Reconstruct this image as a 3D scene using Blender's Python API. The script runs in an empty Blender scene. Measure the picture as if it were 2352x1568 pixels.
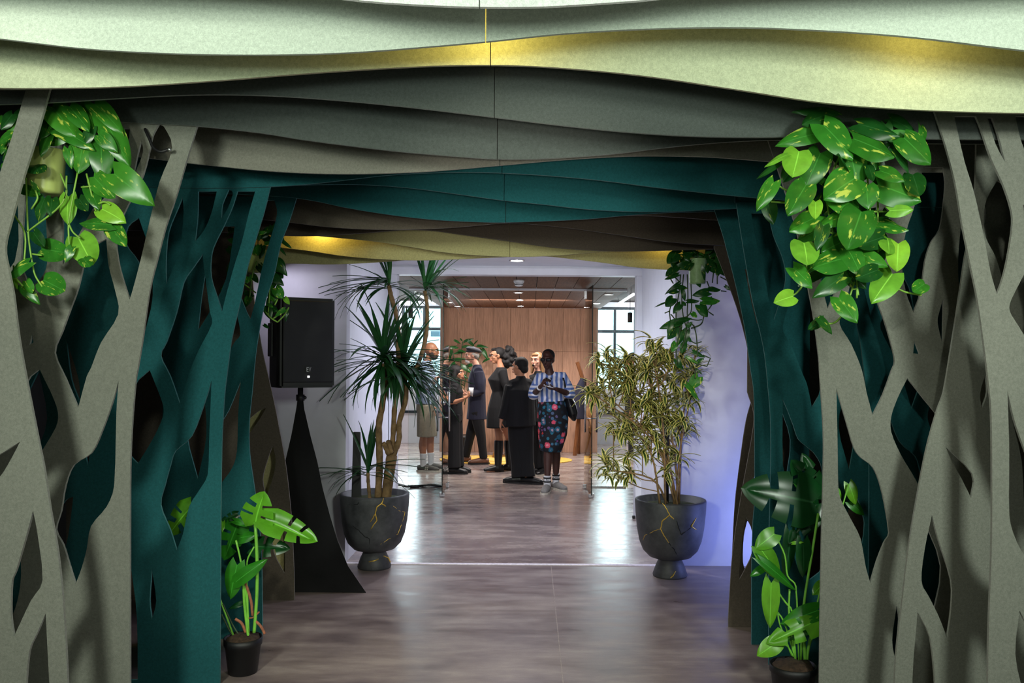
import bpy, bmesh, math, random
from mathutils import Vector, Matrix, noise
from mathutils.geometry import tessellate_polygon
R = random.Random(7)
scene = bpy.context.scene
COL = scene.collection
PI = math.pi

# ------------------------------------------------------------------ camera
F, CX, CY, CH, ROLL = 1950.0, 1217.0, 825.0, 1.52, 0.007
cd = bpy.data.cameras.new('camera'); cam = bpy.data.objects.new('camera', cd); COL.objects.link(cam)
cd.sensor_width = 36; cd.lens = F / 2352 * 36
cd.shift_x = -(CX - 1176) / 2352; cd.shift_y = (CY - 784) / 2352
cd.clip_start = 0.05; cd.clip_end = 100
cam.matrix_world = Matrix.Translation((0, 0, CH)) @ Matrix.Rotation(PI / 2, 4, 'X') @ Matrix.Rotation(ROLL, 4, 'Z')
scene.camera = cam
_c, _s = math.cos(ROLL), math.sin(ROLL)
def P(px, py, D):
    """world point on the plane Y = D seen at photo position (px, py)"""
    u, v = px - CX, py - CY
    return Vector(((u * _c + v * _s) * D / F, D, CH - (-u * _s + v * _c) * D / F))
def G(px, py):
    """floor point seen at photo position"""
    u, v = px - CX, py - CY
    return P(px, py, F * CH / (-u * _s + v * _c))

# ------------------------------------------------------------------ world, lights, exposure
vs = scene.view_settings
vs.view_transform = 'Standard'; vs.look = 'None'; vs.gamma = 1.0; vs.use_curve_mapping = False
scene.display_settings.display_device = 'sRGB'
vs.exposure = 0.0
w = bpy.data.worlds.new('world'); scene.world = w; w.use_nodes = True
w.node_tree.nodes['Background'].inputs[0].default_value = (0.78, 0.86, 0.80, 1)
w.node_tree.nodes['Background'].inputs[1].default_value = 0.025
def aim(o, to):
    o.rotation_euler = (Vector(to) - o.location).to_track_quat('-Z', 'Y').to_euler()
def area(name, loc, to, size, power, col, sy=None, spread=PI):
    l = bpy.data.lights.new(name, 'AREA'); l.energy = power; l.color = col; l.size = size
    l.spread = spread
    if sy: l.shape = 'RECTANGLE'; l.size_y = sy
    o = bpy.data.objects.new(name, l); o.location = loc; aim(o, to); COL.objects.link(o); return o
def spot(name, loc, to, power, col, ang=60, blend=.6, r=.05):
    l = bpy.data.lights.new(name, 'SPOT'); l.energy = power; l.color = col; l.spot_size = math.radians(ang)
    l.spot_blend = blend; l.shadow_soft_size = r
    o = bpy.data.objects.new(name, l); o.location = loc; aim(o, to); COL.objects.link(o); return o
def point(name, loc, power, col, r=.05):
    l = bpy.data.lights.new(name, 'POINT'); l.energy = power; l.color = col; l.shadow_soft_size = r
    o = bpy.data.objects.new(name, l); o.location = loc; COL.objects.link(o); return o
# entrance hall: a soft fill added behind the visitor and track lights to either side
area('hall_front_fill', (-0.3, -1.6, 1.7), (0.0, 4, 1.9), 1.6, 5, (0.84, 1.0, 0.86), 1.2)
area('hall_light_left', (-1.55, 0.25, 2.3), (-1.5, 3.6, 1.0), .4, 36, (0.92, 1.0, 0.86), None, 2.2)
area('hall_light_right', (1.6, 0.25, 2.3), (1.5, 3.6, 1.0), .4, 36, (0.90, 1.0, 0.88), None, 2.2)
area('hall_cross_left', (-1.55, 1.25, 1.95), (1.5, 3.4, 1.3), .35, 1.5, (0.90, 1.0, 0.88), None, 2.4)
area('hall_cross_right', (1.5, 1.25, 1.95), (-1.5, 3.6, 1.3), .35, 1.8, (0.93, 1.0, 0.86), None, 2.4)
spot('track_light_left', (-0.7, 0.0, 2.2), (-1.85, 3.2, 2.15), 80, (1.0, 1.0, 0.80), 20, .7, .05)
spot('track_light_right', (0.5, 0.0, 2.2), (1.35, 3.0, 1.9), 85, (0.95, 1.0, 0.86), 26, .7, .05)
spot('track_light_monstera', (0.1, 1.0, 2.2), (-1.35, 4.1, .6), 120, (1.0, 1.0, 0.80), 16, .7, .05)
spot('track_light_bush', (0.0, 0.4, 2.15), (.9, 6.0, 1.2), 430, (1.0, 0.95, 0.80), 15, .8, .05)
spot('track_light_floor', (-.1, -0.2, 2.33), (-.1, 3.5, 0), 420, (1.0, 0.90, 0.78), 36, .9, .12)
for x_ in (-1.3, 0.0, 1.3):
    spot('track_light_valance', (x_, -0.2, 1.95), (x_ * .9, 2.0, 3.45), 130, (0.86, 1.0, 0.88), 66, .6, .2)
spot('rear_sheet_fill', (0.1, 0.3, 1.62), (-.1, 5.5, 2.3), 230, (1.0, 0.97, 0.86), 24, .9, .1)  # fill added to brighten the rear straw sheets, not a known fixture
# warm lamps hidden between the hanging sheets
for n_, p_, e_ in (('warm_lamp_center', P(1120, 40, 2.60), 2.4), ('warm_lamp_right', P(2150, 40, 2.60), 1.2),
                   ('warm_lamp_rear', P(735, 515, 5.575), 2.8), ('warm_lamp_rear_right', P(1530, 545, 5.57), .8)):
    point(n_, p_, e_, (1.0, 0.70, 0.16), .04)
# violet wall washers, niche downlight
area('violet_washer_right', (2.0, 5.75, 0.3), (1.55, 6.29, 0.6), .5, 10, (0.26, 0.34, 1.0))
area('violet_fill_right', (1.85, 5.98, 1.7), (1.2, 6.29, 1.3), .3, 1.1, (0.70, 0.64, 1.0), 1.2)
area('violet_washer_left', (-1.8, 5.97, 2.1), (-1.5, 6.29, 1.2), .4, 1.7, (0.84, 0.78, 1.0))
spot('niche_downlight', P(1187, 612, 7.7) + Vector((0, 0, -.03)), (-.13, 7.95, 0), 95, (0.84, 0.87, 1.0), 150, .8, .05)
area('niche_fill', (-.15, 7.2, 2.3), (-.15, 7.2, 0), 1.4, 12, (0.78, 0.80, 1.0), .8)
area('violet_floor_fill', (-.1, 6.06, 2.45), (-.1, 5.5, 0), .9, 9, (0.74, 0.66, 1.0), .2)  # unseen fill added behind the last arch to tint the floor violet
area('niche_ceiling_fill', (-.1, 5.98, 2.24), (-.1, 7.2, 2.45), .9, 7, (0.88, 0.90, 1.0), .08)  # unseen uplight added behind the last arch to brighten the niche ceiling
# meeting lounge lights and daylight
for x_ in (-1.0, -.15, .75):
    for y_ in (10.8, 12.6):
        spot('soffit_spot', (x_, y_, 2.33), (x_, y_ + .4, 0), 85, (1.0, 0.93, 0.88), 120, .7, .05)
area('lounge_wall_wash', (-.15, 11.9, 2.3), (-.15, 13.9, .9), 1.4, 26, (1.0, .92, .86), .2)
for x_ in (-2.2, 1.8):
    area('back_wall_fill', (x_, 14.5, 2.5), (x_ * .8, 15.3, .6), .8, 28, (.93, .95, 1.0), .3)  # fill added near the ceiling to brighten the back wall
area('daylight_left', (-2.4, 15.0, 1.6), (-1.4, 9, .4), 1.3, 48, (0.86, 0.95, 1.0), 1.2)
area('daylight_right', (1.9, 15.0, 1.6), (1.2, 9, .4), 1.3, 48, (0.86, 0.95, 1.0), 1.2)

# ------------------------------------------------------------------ material helpers
def new_mat(name):
    m = bpy.data.materials.new(name); m.use_nodes = True
    nt = m.node_tree; return m, nt, nt.nodes['Principled BSDF']
def c4(c): return (c[0], c[1], c[2], 1)
def srgb(r, g, b):
    f = lambda v: ((v / 255 + .055) / 1.055) ** 2.4 if v > 10 else v / 255 / 12.92
    return (f(r), f(g), f(b))
def ramp(nt, src, stops):
    n = nt.nodes.new('ShaderNodeValToRGB'); e = n.color_ramp.elements
    while len(e) < len(stops): e.new(.5)
    for i, (p, c) in enumerate(stops): e[i].position = p; e[i].color = c4(c)
    nt.links.new(src, n.inputs[0]); return n.outputs[0]
def noise_tex(nt, scale, detail=4, vec=None, rough=.55):
    n = nt.nodes.new('ShaderNodeTexNoise'); n.inputs['Scale'].default_value = scale
    n.inputs['Detail'].default_value = detail; n.inputs['Roughness'].default_value = rough
    if vec is not None: nt.links.new(vec, n.inputs['Vector'])
    return n.outputs['Fac']
def coords(nt, kind='Object', scale=None):
    n = nt.nodes.new('ShaderNodeTexCoord'); v = n.outputs[kind]
    if scale:
        m = nt.nodes.new('ShaderNodeMapping'); m.inputs['Scale'].default_value = scale
        nt.links.new(v, m.inputs[0]); v = m.outputs[0]
    return v
def bump(nt, b, src, strength, dist=.002):
    n = nt.nodes.new('ShaderNodeBump'); n.inputs['Strength'].default_value = strength; n.inputs['Distance'].default_value = dist
    nt.links.new(src, n.inputs['Height']); nt.links.new(n.outputs[0], b.inputs['Normal'])
def mix(nt, f, a, b_, mode='MIX'):
    n = nt.nodes.new('ShaderNodeMix'); n.data_type = 'RGBA'; n.blend_type = mode
    if isinstance(f, (int, float)): n.inputs[0].default_value = f
    else: nt.links.new(f, n.inputs[0])
    for k, v in ((6, a), (7, b_)):
        if isinstance(v, tuple): n.inputs[k].default_value = c4(v)
        else: nt.links.new(v, n.inputs[k])
    return n.outputs[2]
def simple(name, c, rough=.6, metal=0.0, nscale=40, var=.18, bmp=.1, coat=0):
    m, nt, b = new_mat(name); v = coords(nt)
    n = noise_tex(nt, nscale, 4, v)
    lo = tuple(x * (1 - var) for x in c); hi = tuple(min(1, x * (1 + var)) for x in c)
    nt.links.new(ramp(nt, n, [(.3, lo), (.7, hi)]), b.inputs['Base Color'])
    b.inputs['Roughness'].default_value = rough; b.inputs['Metallic'].default_value = metal
    if coat: b.inputs['Coat Weight'].default_value = coat
    if bmp: bump(nt, b, noise_tex(nt, nscale * 3, 3, v), bmp)
    return m
def felt(name, c):
    m, nt, b = new_mat(name); v = coords(nt)
    n1 = noise_tex(nt, 95, 6, v, .75); n2 = noise_tex(nt, 330, 3, v)
    a = ramp(nt, n1, [(.32, tuple(x * .8 for x in c)), (.7, tuple(min(1, x * 1.18) for x in c))])
    d = ramp(nt, n2, [(.3, (.78, .78, .78)), (.72, (1, 1, 1))])
    nt.links.new(mix(nt, 1.0, a, d, 'MULTIPLY'), b.inputs['Base Color'])
    b.inputs['Roughness'].default_value = .95; b.inputs['Specular IOR Level'].default_value = .12
    b.inputs['Sheen Weight'].default_value = .15
    bump(nt, b, n2, .35, .0015); return m
def emit(name, c, s):
    m, nt, b = new_mat(name); b.inputs['Base Color'].default_value = c4(c)
    b.inputs['Emission Color'].default_value = c4(c); b.inputs['Emission Strength'].default_value = s; return m
def glass(name, tint=(.93, .97, .96), refl=.06):
    m, nt, b = new_mat(name); nt.nodes.remove(b); out = nt.nodes['Material Output']
    t = nt.nodes.new('ShaderNodeBsdfTransparent'); t.inputs[0].default_value = c4(tint)
    g = nt.nodes.new('ShaderNodeBsdfGlossy'); g.inputs['Roughness'].default_value = .02
    fr = nt.nodes.new('ShaderNodeFresnel'); fr.inputs[0].default_value = 1.45
    mx = nt.nodes.new('ShaderNodeMixShader'); nt.links.new(fr.outputs[0], mx.inputs[0])
    nt.links.new(t.outputs[0], mx.inputs[1]); nt.links.new(g.outputs[0], mx.inputs[2]); nt.links.new(mx.outputs[0], out.inputs[0])
    return m
def leafmat(name, c, c2=None, amt=.6, rough=.32, stripe=False, trans=.22):
    """leaf: green with random tint per leaf, optional yellow variegation and pale midrib"""
    m, nt, b = new_mat(name); oi = nt.nodes.new('ShaderNodeObjectInfo')
    v = coords(nt); add = nt.nodes.new('ShaderNodeVectorMath'); add.operation = 'ADD'
    sc = nt.nodes.new('ShaderNodeVectorMath'); sc.operation = 'SCALE'; sc.inputs['Scale'].default_value = 1.0
    cmb = nt.nodes.new('ShaderNodeCombineXYZ'); mm = nt.nodes.new('ShaderNodeMath'); mm.operation = 'MULTIPLY'; mm.inputs[1].default_value = 37
    nt.links.new(oi.outputs['Random'], mm.inputs[0]); nt.links.new(mm.outputs[0], cmb.inputs[2])
    nt.links.new(v, add.inputs[0]); nt.links.new(cmb.outputs[0], add.inputs[1])
    base = ramp(nt, oi.outputs['Random'], [(0, tuple(x * .6 for x in c)), (.55, c), (1, (min(1, c[0] * 1.9), min(1, c[1] * 1.35), c[2]))])
    nz = noise_tex(nt, 3.2, 3, add.outputs[0])
    base = mix(nt, .5, base, ramp(nt, nz, [(.3, tuple(x * .6 for x in c)), (.7, tuple(min(1, x * 1.3) for x in c))]))
    sep = nt.nodes.new('ShaderNodeSeparateXYZ'); nt.links.new(coords(nt, 'UV'), sep.inputs[0])
    ab = nt.nodes.new('ShaderNodeMath'); ab.operation = 'ABSOLUTE'; nt.links.new(sep.outputs[0], ab.inputs[0])
    if c2:
        if stripe:
            f = ramp(nt, ab.outputs[0], [(.46, (0, 0, 0)), (.58, (1, 1, 1))])
        else:
            mp = nt.nodes.new('ShaderNodeMapping'); mp.inputs['Scale'].default_value = (9, 2.6, 1); mp.inputs['Rotation'].default_value = (0, 0, .5)
            nt.links.new(add.outputs[0], mp.inputs[0])
            f = ramp(nt, noise_tex(nt, 1.0, 3, mp.outputs[0]), [(amt, (0, 0, 0)), (amt + .07, (1, 1, 1))])
        base = mix(nt, f, base, c2)
        if not stripe: base = mix(nt, ramp(nt, ab.outputs[0], [(.02, (.5, .5, .5)), (.05, (0, 0, 0))]), base, tuple(min(1, x * 1.8 + .03) for x in c))
    else:
        base = mix(nt, ramp(nt, ab.outputs[0], [(.02, (.7, .7, .7)), (.06, (0, 0, 0))]), base, tuple(min(1, x * 2.2 + .03) for x in c))
    nt.links.new(base, b.inputs['Base Color']); b.inputs['Roughness'].default_value = rough
    tr = nt.nodes.new('ShaderNodeBsdfTranslucent'); nt.links.new(base, tr.inputs[0])
    mx = nt.nodes.new('ShaderNodeMixShader'); mx.inputs[0].default_value = trans
    nt.links.new(b.outputs[0], mx.inputs[1]); nt.links.new(tr.outputs[0], mx.inputs[2])
    nt.links.new(mx.outputs[0], nt.nodes['Material Output'].inputs[0])
    return m

# ------------------------------------------------------------------ object helpers
def link(o, parent=None):
    COL.objects.link(o)
    if parent is not None:
        o.parent = parent
        q, acc = parent, Matrix.Identity(4)
        while q is not None:
            acc = q.matrix_parent_inverse @ q.matrix_basis @ acc if q.parent is not None else q.matrix_basis @ acc
            q = q.parent
        o.matrix_parent_inverse = acc.inverted()
    return o
def thing(name, label, cat, loc, group=None):
    o = bpy.data.objects.new(name, None); o.empty_display_size = .1; o.location = loc; COL.objects.link(o)
    return tag(o, label, cat, group)
def tag(o, label=None, cat=None, group=None, kind=None):
    if label: o['label'] = label
    if cat: o['category'] = cat
    if group: o['group'] = group
    if kind: o['kind'] = kind
    return o
def bm_obj(name, bm, mats, parent=None, smooth=False, label=None):
    me = bpy.data.meshes.new(name); bm.normal_update(); bm.to_mesh(me); bm.free()
    for m in (mats if isinstance(mats, (list, tuple)) else [mats]): me.materials.append(m)
    if smooth: me.shade_smooth()
    o = bpy.data.objects.new(name, me); link(o, parent)
    if label: o['label'] = label
    return o
def struct(name, bm, mats, parent=None, smooth=False):
    o = bm_obj(name, bm, mats, parent, smooth)
    if parent is None: o['kind'] = 'structure'
    return o
def box(bm, x0, x1, y0, y1, z0, z1, bev=0, mi=0):
    n0 = len(bm.verts)
    vs_ = [bm.verts.new((x, y, z)) for x in (x0, x1) for y in (y0, y1) for z in (z0, z1)]
    fs = [bm.faces.new([vs_[i] for i in q]) for q in ((0, 1, 3, 2), (4, 6, 7, 5), (0, 4, 5, 1), (2, 3, 7, 6), (0, 2, 6, 4), (1, 5, 7, 3))]
    for f in fs: f.material_index = mi
    if bev: bmesh.ops.bevel(bm, geom=list({e for f in fs for e in f.edges}), offset=bev, segments=2, affect='EDGES', profile=.6)
def Box(*a, **k):
    bm = bmesh.new(); box(bm, *a, **k); return bm
def catmull(pts, sub=4, closed=False):
    pts = [Vector(p) for p in pts]; n = len(pts); out = []
    for i in range(n if closed else n - 1):
        p1, p2 = pts[i], pts[(i + 1) % n]
        p0 = pts[(i - 1) % n] if closed or i > 0 else p1 * 2 - p2
        p3 = pts[(i + 2) % n] if closed or i + 2 < n else p2 * 2 - p1
        def tan(a, b, c):
            d1, d2 = b - a, c - b
            if d1.length < 1e-6 or d2.length < 1e-6 or d1.normalized().dot(d2.normalized()) < .62: return None
            return (c - a) * .5
        m1, m2 = tan(p0, p1, p2), tan(p1, p2, p3)
        ch = p2 - p1
        m1 = ch if m1 is None else m1; m2 = ch if m2 is None else m2
        lim = ch.length * 1.2
        m1 = m1 if m1.length < lim else m1.normalized() * lim; m2 = m2 if m2.length < lim else m2.normalized() * lim
        for k in range(sub):
            t = k / sub; h = t * t; q = h * t
            out.append(p1 * (2 * q - 3 * h + 1) + m1 * (q - 2 * h + t) + p2 * (3 * h - 2 * q) + m2 * (q - h))
    if not closed: out.append(pts[-1])
    return out
def tube(bm, pts, radii, n=8, side=None, cap=True, mi=0):
    """tube along pts; radii: number or (a, b) half-widths along side / the other axis"""
    pts = [Vector(p) for p in pts]
    if not isinstance(radii, (list,)): radii = [radii] * len(pts)
    radii = [(r, r) if not isinstance(r, tuple) else r for r in radii]
    rings = []; prev = Vector(side) if side is not None else None
    for i, p in enumerate(pts):
        t = (pts[min(i + 1, len(pts) - 1)] - pts[max(i - 1, 0)]).normalized()
        if prev is None:
            prev = Vector((1, 0, 0)) if abs(t.x) < .8 else Vector((0, 1, 0))
        s = (prev - t * prev.dot(t))
        s = s.normalized() if s.length > 1e-5 else t.orthogonal().normalized()
        if side is None: prev = s
        u = t.cross(s)
        a, b = radii[i]
        rings.append([bm.verts.new(p + s * (a * math.cos(2 * PI * k / n)) + u * (b * math.sin(2 * PI * k / n))) for k in range(n)])
    for i in range(len(rings) - 1):
        for k in range(n):
            f = bm.faces.new((rings[i][k], rings[i][(k + 1) % n], rings[i + 1][(k + 1) % n], rings[i + 1][k])); f.material_index = mi
    if cap:
        bm.faces.new(rings[0][::-1]).material_index = mi; bm.faces.new(rings[-1]).material_index = mi
def ball(bm, c, r, rot=None, seg=12, mi=0):
    r = (r, r, r) if not isinstance(r, (tuple, list)) else r
    M = Matrix.Translation(Vector(c)) @ (rot.to_4x4() if rot is not None else Matrix.Identity(4)) @ Matrix.Diagonal((r[0], r[1], r[2], 1))
    g = bmesh.ops.create_uvsphere(bm, u_segments=seg, v_segments=max(6, seg * 2 // 3), radius=1, matrix=M)
    if mi:
        for v in g['verts']:
            for f in v.link_faces: f.material_index = mi
def lathe(bm, c, prof, n=40, mi=0, close=False):
    c = Vector(c); rings = []
    for r, z in prof:
        rings.append([bm.verts.new(c + Vector((r * math.cos(2 * PI * k / n), r * math.sin(2 * PI * k / n), z))) for k in range(n)])
    for i in range(len(rings) - 1):
        for k in range(n):
            f = bm.faces.new((rings[i][k], rings[i][(k + 1) % n], rings[i + 1][(k + 1) % n], rings[i + 1][k])); f.material_index = mi
    bm.faces.new(rings[0][::-1]); bm.faces.new(rings[-1])
def sheet(outer, holes, D, th=.012):
    """flat felt sheet with thickness: outlines are world (x, z) lists on the plane Y = D"""
    bm = bmesh.new()
    loops = [outer] + holes
    flat = [Vector((p[0], p[1], 0)) for l in loops for p in l]
    tris = tessellate_polygon([[Vector((p[0], p[1], 0)) for p in l] for l in loops])
    fr = [bm.verts.new((p.x, D - th / 2, p.y)) for p in flat]; bk = [bm.verts.new((p.x, D + th / 2, p.y)) for p in flat]
    for t in tris:
        a, b, c = t
        ar = (flat[b] - flat[a]).cross(flat[c] - flat[a]).z
        if abs(ar) < 1e-10: continue
        if ar < 0: a, c = c, a
        try:
            bm.faces.new((fr[a], fr[b], fr[c])); bm.faces.new((bk[c], bk[b], bk[a]))
        except ValueError: pass
    i0 = 0
    for l in loops:
        n = len(l)
        for k in range(n):
            a, b = i0 + k, i0 + (k + 1) % n
            try:
                f = bm.faces.new((fr[a], bk[a], bk[b], fr[b])); f.material_index = 1
            except ValueError: pass
        i0 += n
    bmesh.ops.recalc_face_normals(bm, faces=bm.faces)
    return bm
def px_loop(pts, D, sub=4, closed=True):
    return [(p.x, p.z) for p in (P(q[0], q[1], D) for q in catmull([Vector((a, b)) for a, b in pts], sub, closed))]
# ------------------------------------------------------------------ materials
M = {}
M['white_felt'] = felt('white_felt', srgb(236, 240, 232)); M['sage_felt'] = felt('sage_felt', srgb(196, 206, 190))
M['cream_felt'] = felt('cream_felt', srgb(190, 198, 166)); M['charcoal_felt'] = felt('charcoal_felt', srgb(84, 90, 86))
M['grey_felt'] = felt('grey_felt', srgb(128, 130, 120)); M['taupe_felt'] = felt('taupe_felt', srgb(134, 133, 122))
M['teal_felt'] = felt('teal_felt', srgb(32, 90, 94)); M['brown_felt'] = felt('brown_felt', srgb(98, 90, 80))
M['umber_felt'] = felt('umber_felt', srgb(78, 70, 62)); M['straw_felt'] = felt('straw_felt', srgb(184, 178, 128))
EDGE = {k: felt(k + '_cut_edge', tuple(min(1, x * 1.35 + .02) for x in c)) for k, c in
        (('white_felt', srgb(205, 208, 200)), ('sage_felt', srgb(150, 156, 140)), ('cream_felt', srgb(160, 150, 120)), ('charcoal_felt', srgb(112, 118, 112)),
         ('grey_felt', srgb(150, 152, 144)), ('taupe_felt', srgb(150, 150, 140)), ('teal_felt', srgb(48, 116, 120)), ('brown_felt', srgb(116, 110, 100)),
         ('umber_felt', srgb(96, 90, 82)), ('straw_felt', srgb(170, 164, 120)))}
M['plaster'] = simple('plaster', srgb(206, 206, 214), .8, nscale=7, var=.05, bmp=.04)
M['trim_white'] = simple('trim_white', srgb(226, 228, 236), .5, nscale=9, var=.03, bmp=.02)
M['dark_backing'] = simple('dark_backing', srgb(34, 36, 38), .9, nscale=12, var=.1)
M['black_cloth'] = simple('black_cloth', srgb(14, 14, 16), .95, nscale=90, var=.25)
M['black_plastic'] = simple('black_plastic', srgb(16, 16, 18), .5, nscale=200, var=.2, bmp=.3)
M['grille'] = simple('grille', srgb(15, 15, 18), .55, nscale=320, var=.45, bmp=.5)
M['steel'] = simple('steel', (.75, .76, .78), .25, 1.0, bmp=0)
M['white_plastic'] = simple('white_plastic', srgb(225, 226, 228), .4, bmp=0)
M['window_frame'] = simple('window_frame', srgb(16, 34, 42), .6, bmp=.03)
M['sky'] = emit('sky', srgb(200, 236, 246), 2.3)
M['lamp'] = emit('lamp', (1, .97, .92), 7.0)
M['led'] = emit('led', (1, 1, 1), 3.0)
M['glass'] = glass('glass'); M['soil'] = simple('soil', srgb(58, 42, 30), .95, nscale=60, var=.6, bmp=1.0)
M['moss'] = simple('moss', srgb(54, 62, 30), .95, nscale=70, var=.5, bmp=1.0)
# polished concrete
m, nt, b = new_mat('concrete'); v = coords(nt)
n1 = noise_tex(nt, .9, 5, v, .6); n2 = noise_tex(nt, 4.0, 8, coords(nt, 'Object', (.45, 1.6, 1)), .68); n3 = noise_tex(nt, 160, 2, v)
a = ramp(nt, n1, [(.36, srgb(116, 101, 102)), (.5, srgb(146, 131, 126)), (.64, srgb(176, 160, 148))])
a = mix(nt, .5, a, ramp(nt, n2, [(.34, srgb(92, 78, 80)), (.5, srgb(146, 131, 126)), (.66, srgb(192, 178, 166))]))
nt.links.new(mix(nt, 1, a, ramp(nt, n3, [(.3, (.9, .9, .9)), (.6, (1, 1, 1))]), 'MULTIPLY'), b.inputs['Base Color'])
nt.links.new(ramp(nt, n2, [(.3, (.16, .16, .16)), (.7, (.36, .36, .36))]), b.inputs['Roughness'])
b.inputs['Specular IOR Level'].default_value = .5
bump(nt, b, n2, .05, .004); M['concrete'] = m
mr = m.copy(); mr.name = 'concrete_worn'
for n_ in mr.node_tree.nodes:
    if n_.type == 'VALTORGB' and abs(n_.color_ramp.elements[0].color[0] - .16) < .01:
        n_.color_ramp.elements[0].color = (.27, .27, .27, 1); n_.color_ramp.elements[-1].color = (.5, .5, .5, 1)
M['concrete_worn'] = mr
# wood veneer: the grain runs along local z (walls) or y (soffit)
def wood(name, c, sc):
    m, nt, b = new_mat(name); v = coords(nt, 'Object', sc); oi = nt.nodes.new('ShaderNodeObjectInfo')
    n = noise_tex(nt, 3.0, 6, v, .6)
    a = ramp(nt, n, [(.3, tuple(x * .72 for x in c)), (.7, tuple(min(1, x * 1.22) for x in c))])
    a = mix(nt, 1, a, ramp(nt, oi.outputs['Random'], [(0, (.8, .8, .8)), (1, (1.0, 1.0, 1.0))]), 'MULTIPLY')
    nt.links.new(a, b.inputs['Base Color']); b.inputs['Roughness'].default_value = .7; b.inputs['Specular IOR Level'].default_value = .25; bump(nt, b, n, .08); return m
M['wood_wall'] = wood('wood_wall', srgb(172, 134, 112), (22, 22, 1.6)); M['wood_soffit'] = wood('wood_soffit', srgb(122, 86, 66), (22, 1.6, 22))
M['wood_dark'] = wood('wood_dark', srgb(120, 74, 42), (30, 30, 3)); M['wood_light'] = wood('wood_light', srgb(176, 132, 92), (30, 30, 3))

# ------------------------------------------------------------------ setting
XC = -.135
D1, D2, DG, DW, DB = 6.29, 8.19, 10.1, 13.9, 15.3
NL, NR = -1.36, 1.075          # niche side walls
bm = Box(-4.2, 4.2, -3, D1, -.1, 0); struct('floor', bm, M['concrete_worn'])
bm = Box(-4.2, 4.2, D1, DB + .1, -.1, 0); struct('floor_lounge', bm, M['concrete'])
bm = Box(NL, NR, D1 - .022, D1 + .022, 0.0, .004); struct('trim_threshold', bm, simple('pale_grout', srgb(236, 228, 232), .6))
bm = Box(XC + .30, XC + .304, 1.5, D1, 0, .0012); struct('trim_floor_joint', bm, simple('joint_fill', srgb(170, 156, 146), .6))
bm = Box(-3.4, NL, D1, D1 + .12, 0, 2.95); struct('wall_front_left', bm, M['plaster'])
bm = Box(NR, 3.4, D1, D1 + .12, 0, 2.95); struct('wall_front_right', bm, M['plaster'])
bm = Box(NL - .12, NL, D1 + .12, D2, 0, 2.5); struct('wall_niche_left', bm, M['trim_white'])
bm = Box(NR, NR + .12, D1 + .12, D2, 0, 2.5); struct('wall_niche_right', bm, M['trim_white'])
bm = Box(NL, NR, D1, D2 + .1, 2.42, 2.5); box(bm, NL, NR, D1, D1 + .12, 2.5, 2.95); struct('ceiling_niche', bm, M['trim_white'])
# dark arcade enclosure, added to block stray light and darken the gaps
bm = Box(-3.5, -3.4, 1.2, D1, 0, 2.95); struct('wall_left', bm, M['dark_backing'])
bm = Box(3.4, 3.5, 1.2, D1, 0, 2.95); struct('wall_right', bm, M['dark_backing'])
bm = Box(-3.5, 3.5, 2.0, D1 + .12, 2.95, 3.05); struct('ceiling', bm, M['dark_backing'])
# opening wall with frame at D2
OL, OR_ = P(911, 900, D2).x, P(1460, 900, D2).x
OT = P(1187, 632, D2).z
bm = Box(NL, OL - .07, D2, D2 + .1, 0, 2.42); box(bm, OR_ + .07, NR, D2, D2 + .1, 0, 2.42); box(bm, OL - .07, OR_ + .07, D2, D2 + .1, OT + .07, 2.42)
struct('wall_opening', bm, M['trim_white'])
bm = Box(OL - .07, OL, D2 - .03, D2 + .13, 0, OT, bev=.006); box(bm, OR_, OR_ + .07, D2 - .03, D2 + .13, 0, OT, bev=.006); box(bm, OL - .07, OR_ + .07, D2 - .03, D2 + .13, OT, OT + .07, bev=.006)
struct('trim_opening', bm, M['trim_white'])
bm = Box(OR_ - .03, OR_ + .0, D2 - .06, D2 - .03, 0.0, .03, bev=.008)
tag(bm_obj('door_stop', bm, M['black_plastic']), 'small black door stop on the floor at the right jamb', 'door stop')
# lounge shell
SZ = 2.36
bm = Box(-4.2, 4.2, DB, DB + .1, 0, 1.0); struct('wall_back', bm, M['trim_white'])
wl0, wl1 = P(925, 800, DB).x - .02, P(1003, 800, DB).x + .35
wr0, wr1 = P(1340, 800, DB).x, P(1462, 800, DB).x
WZ0, WZ1 = P(960, 948, DB).z, P(960, 702, DB).z
bm = Box(-4.2, wl0, DB, DB + .1, 1.0, 2.6); box(bm, wl1, wr0, DB, DB + .1, 1.0, 2.6); box(bm, wr1, 4.2, DB, DB + .1, 1.0, 2.6)
for a_, b_ in ((wl0, wl1), (wr0, wr1)):
    if WZ0 > 1.0: box(bm, a_, b_, DB, DB + .1, 1.0, WZ0)
    elif WZ0 < 1.0: pass
    box(bm, a_, b_, DB, DB + .1, WZ1, 2.6)
struct('wall_back_upper', bm, M['trim_white'])
bm = Box(-4.3, -4.2, D2, DB, 0, 2.6); struct('wall_lounge_left', bm, M['trim_white'])
bm = Box(4.2, 4.3, D2, DB, 0, 2.6); struct('wall_lounge_right', bm, M['trim_white'])
bm = Box(-4.2, 4.2, D2 + .1, DB + .1, 2.56, 2.66); struct('ceiling_lounge', bm, simple('ceiling_dark', srgb(70, 62, 58), .9))
bm = Box(-4.2, -1.5, D2, D2 + .1, 0, 2.6); box(bm, 1.25, 4.2, D2, D2 + .1, 0, 2.6); struct('wall_lounge_front', bm, M['trim_white'])
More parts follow.
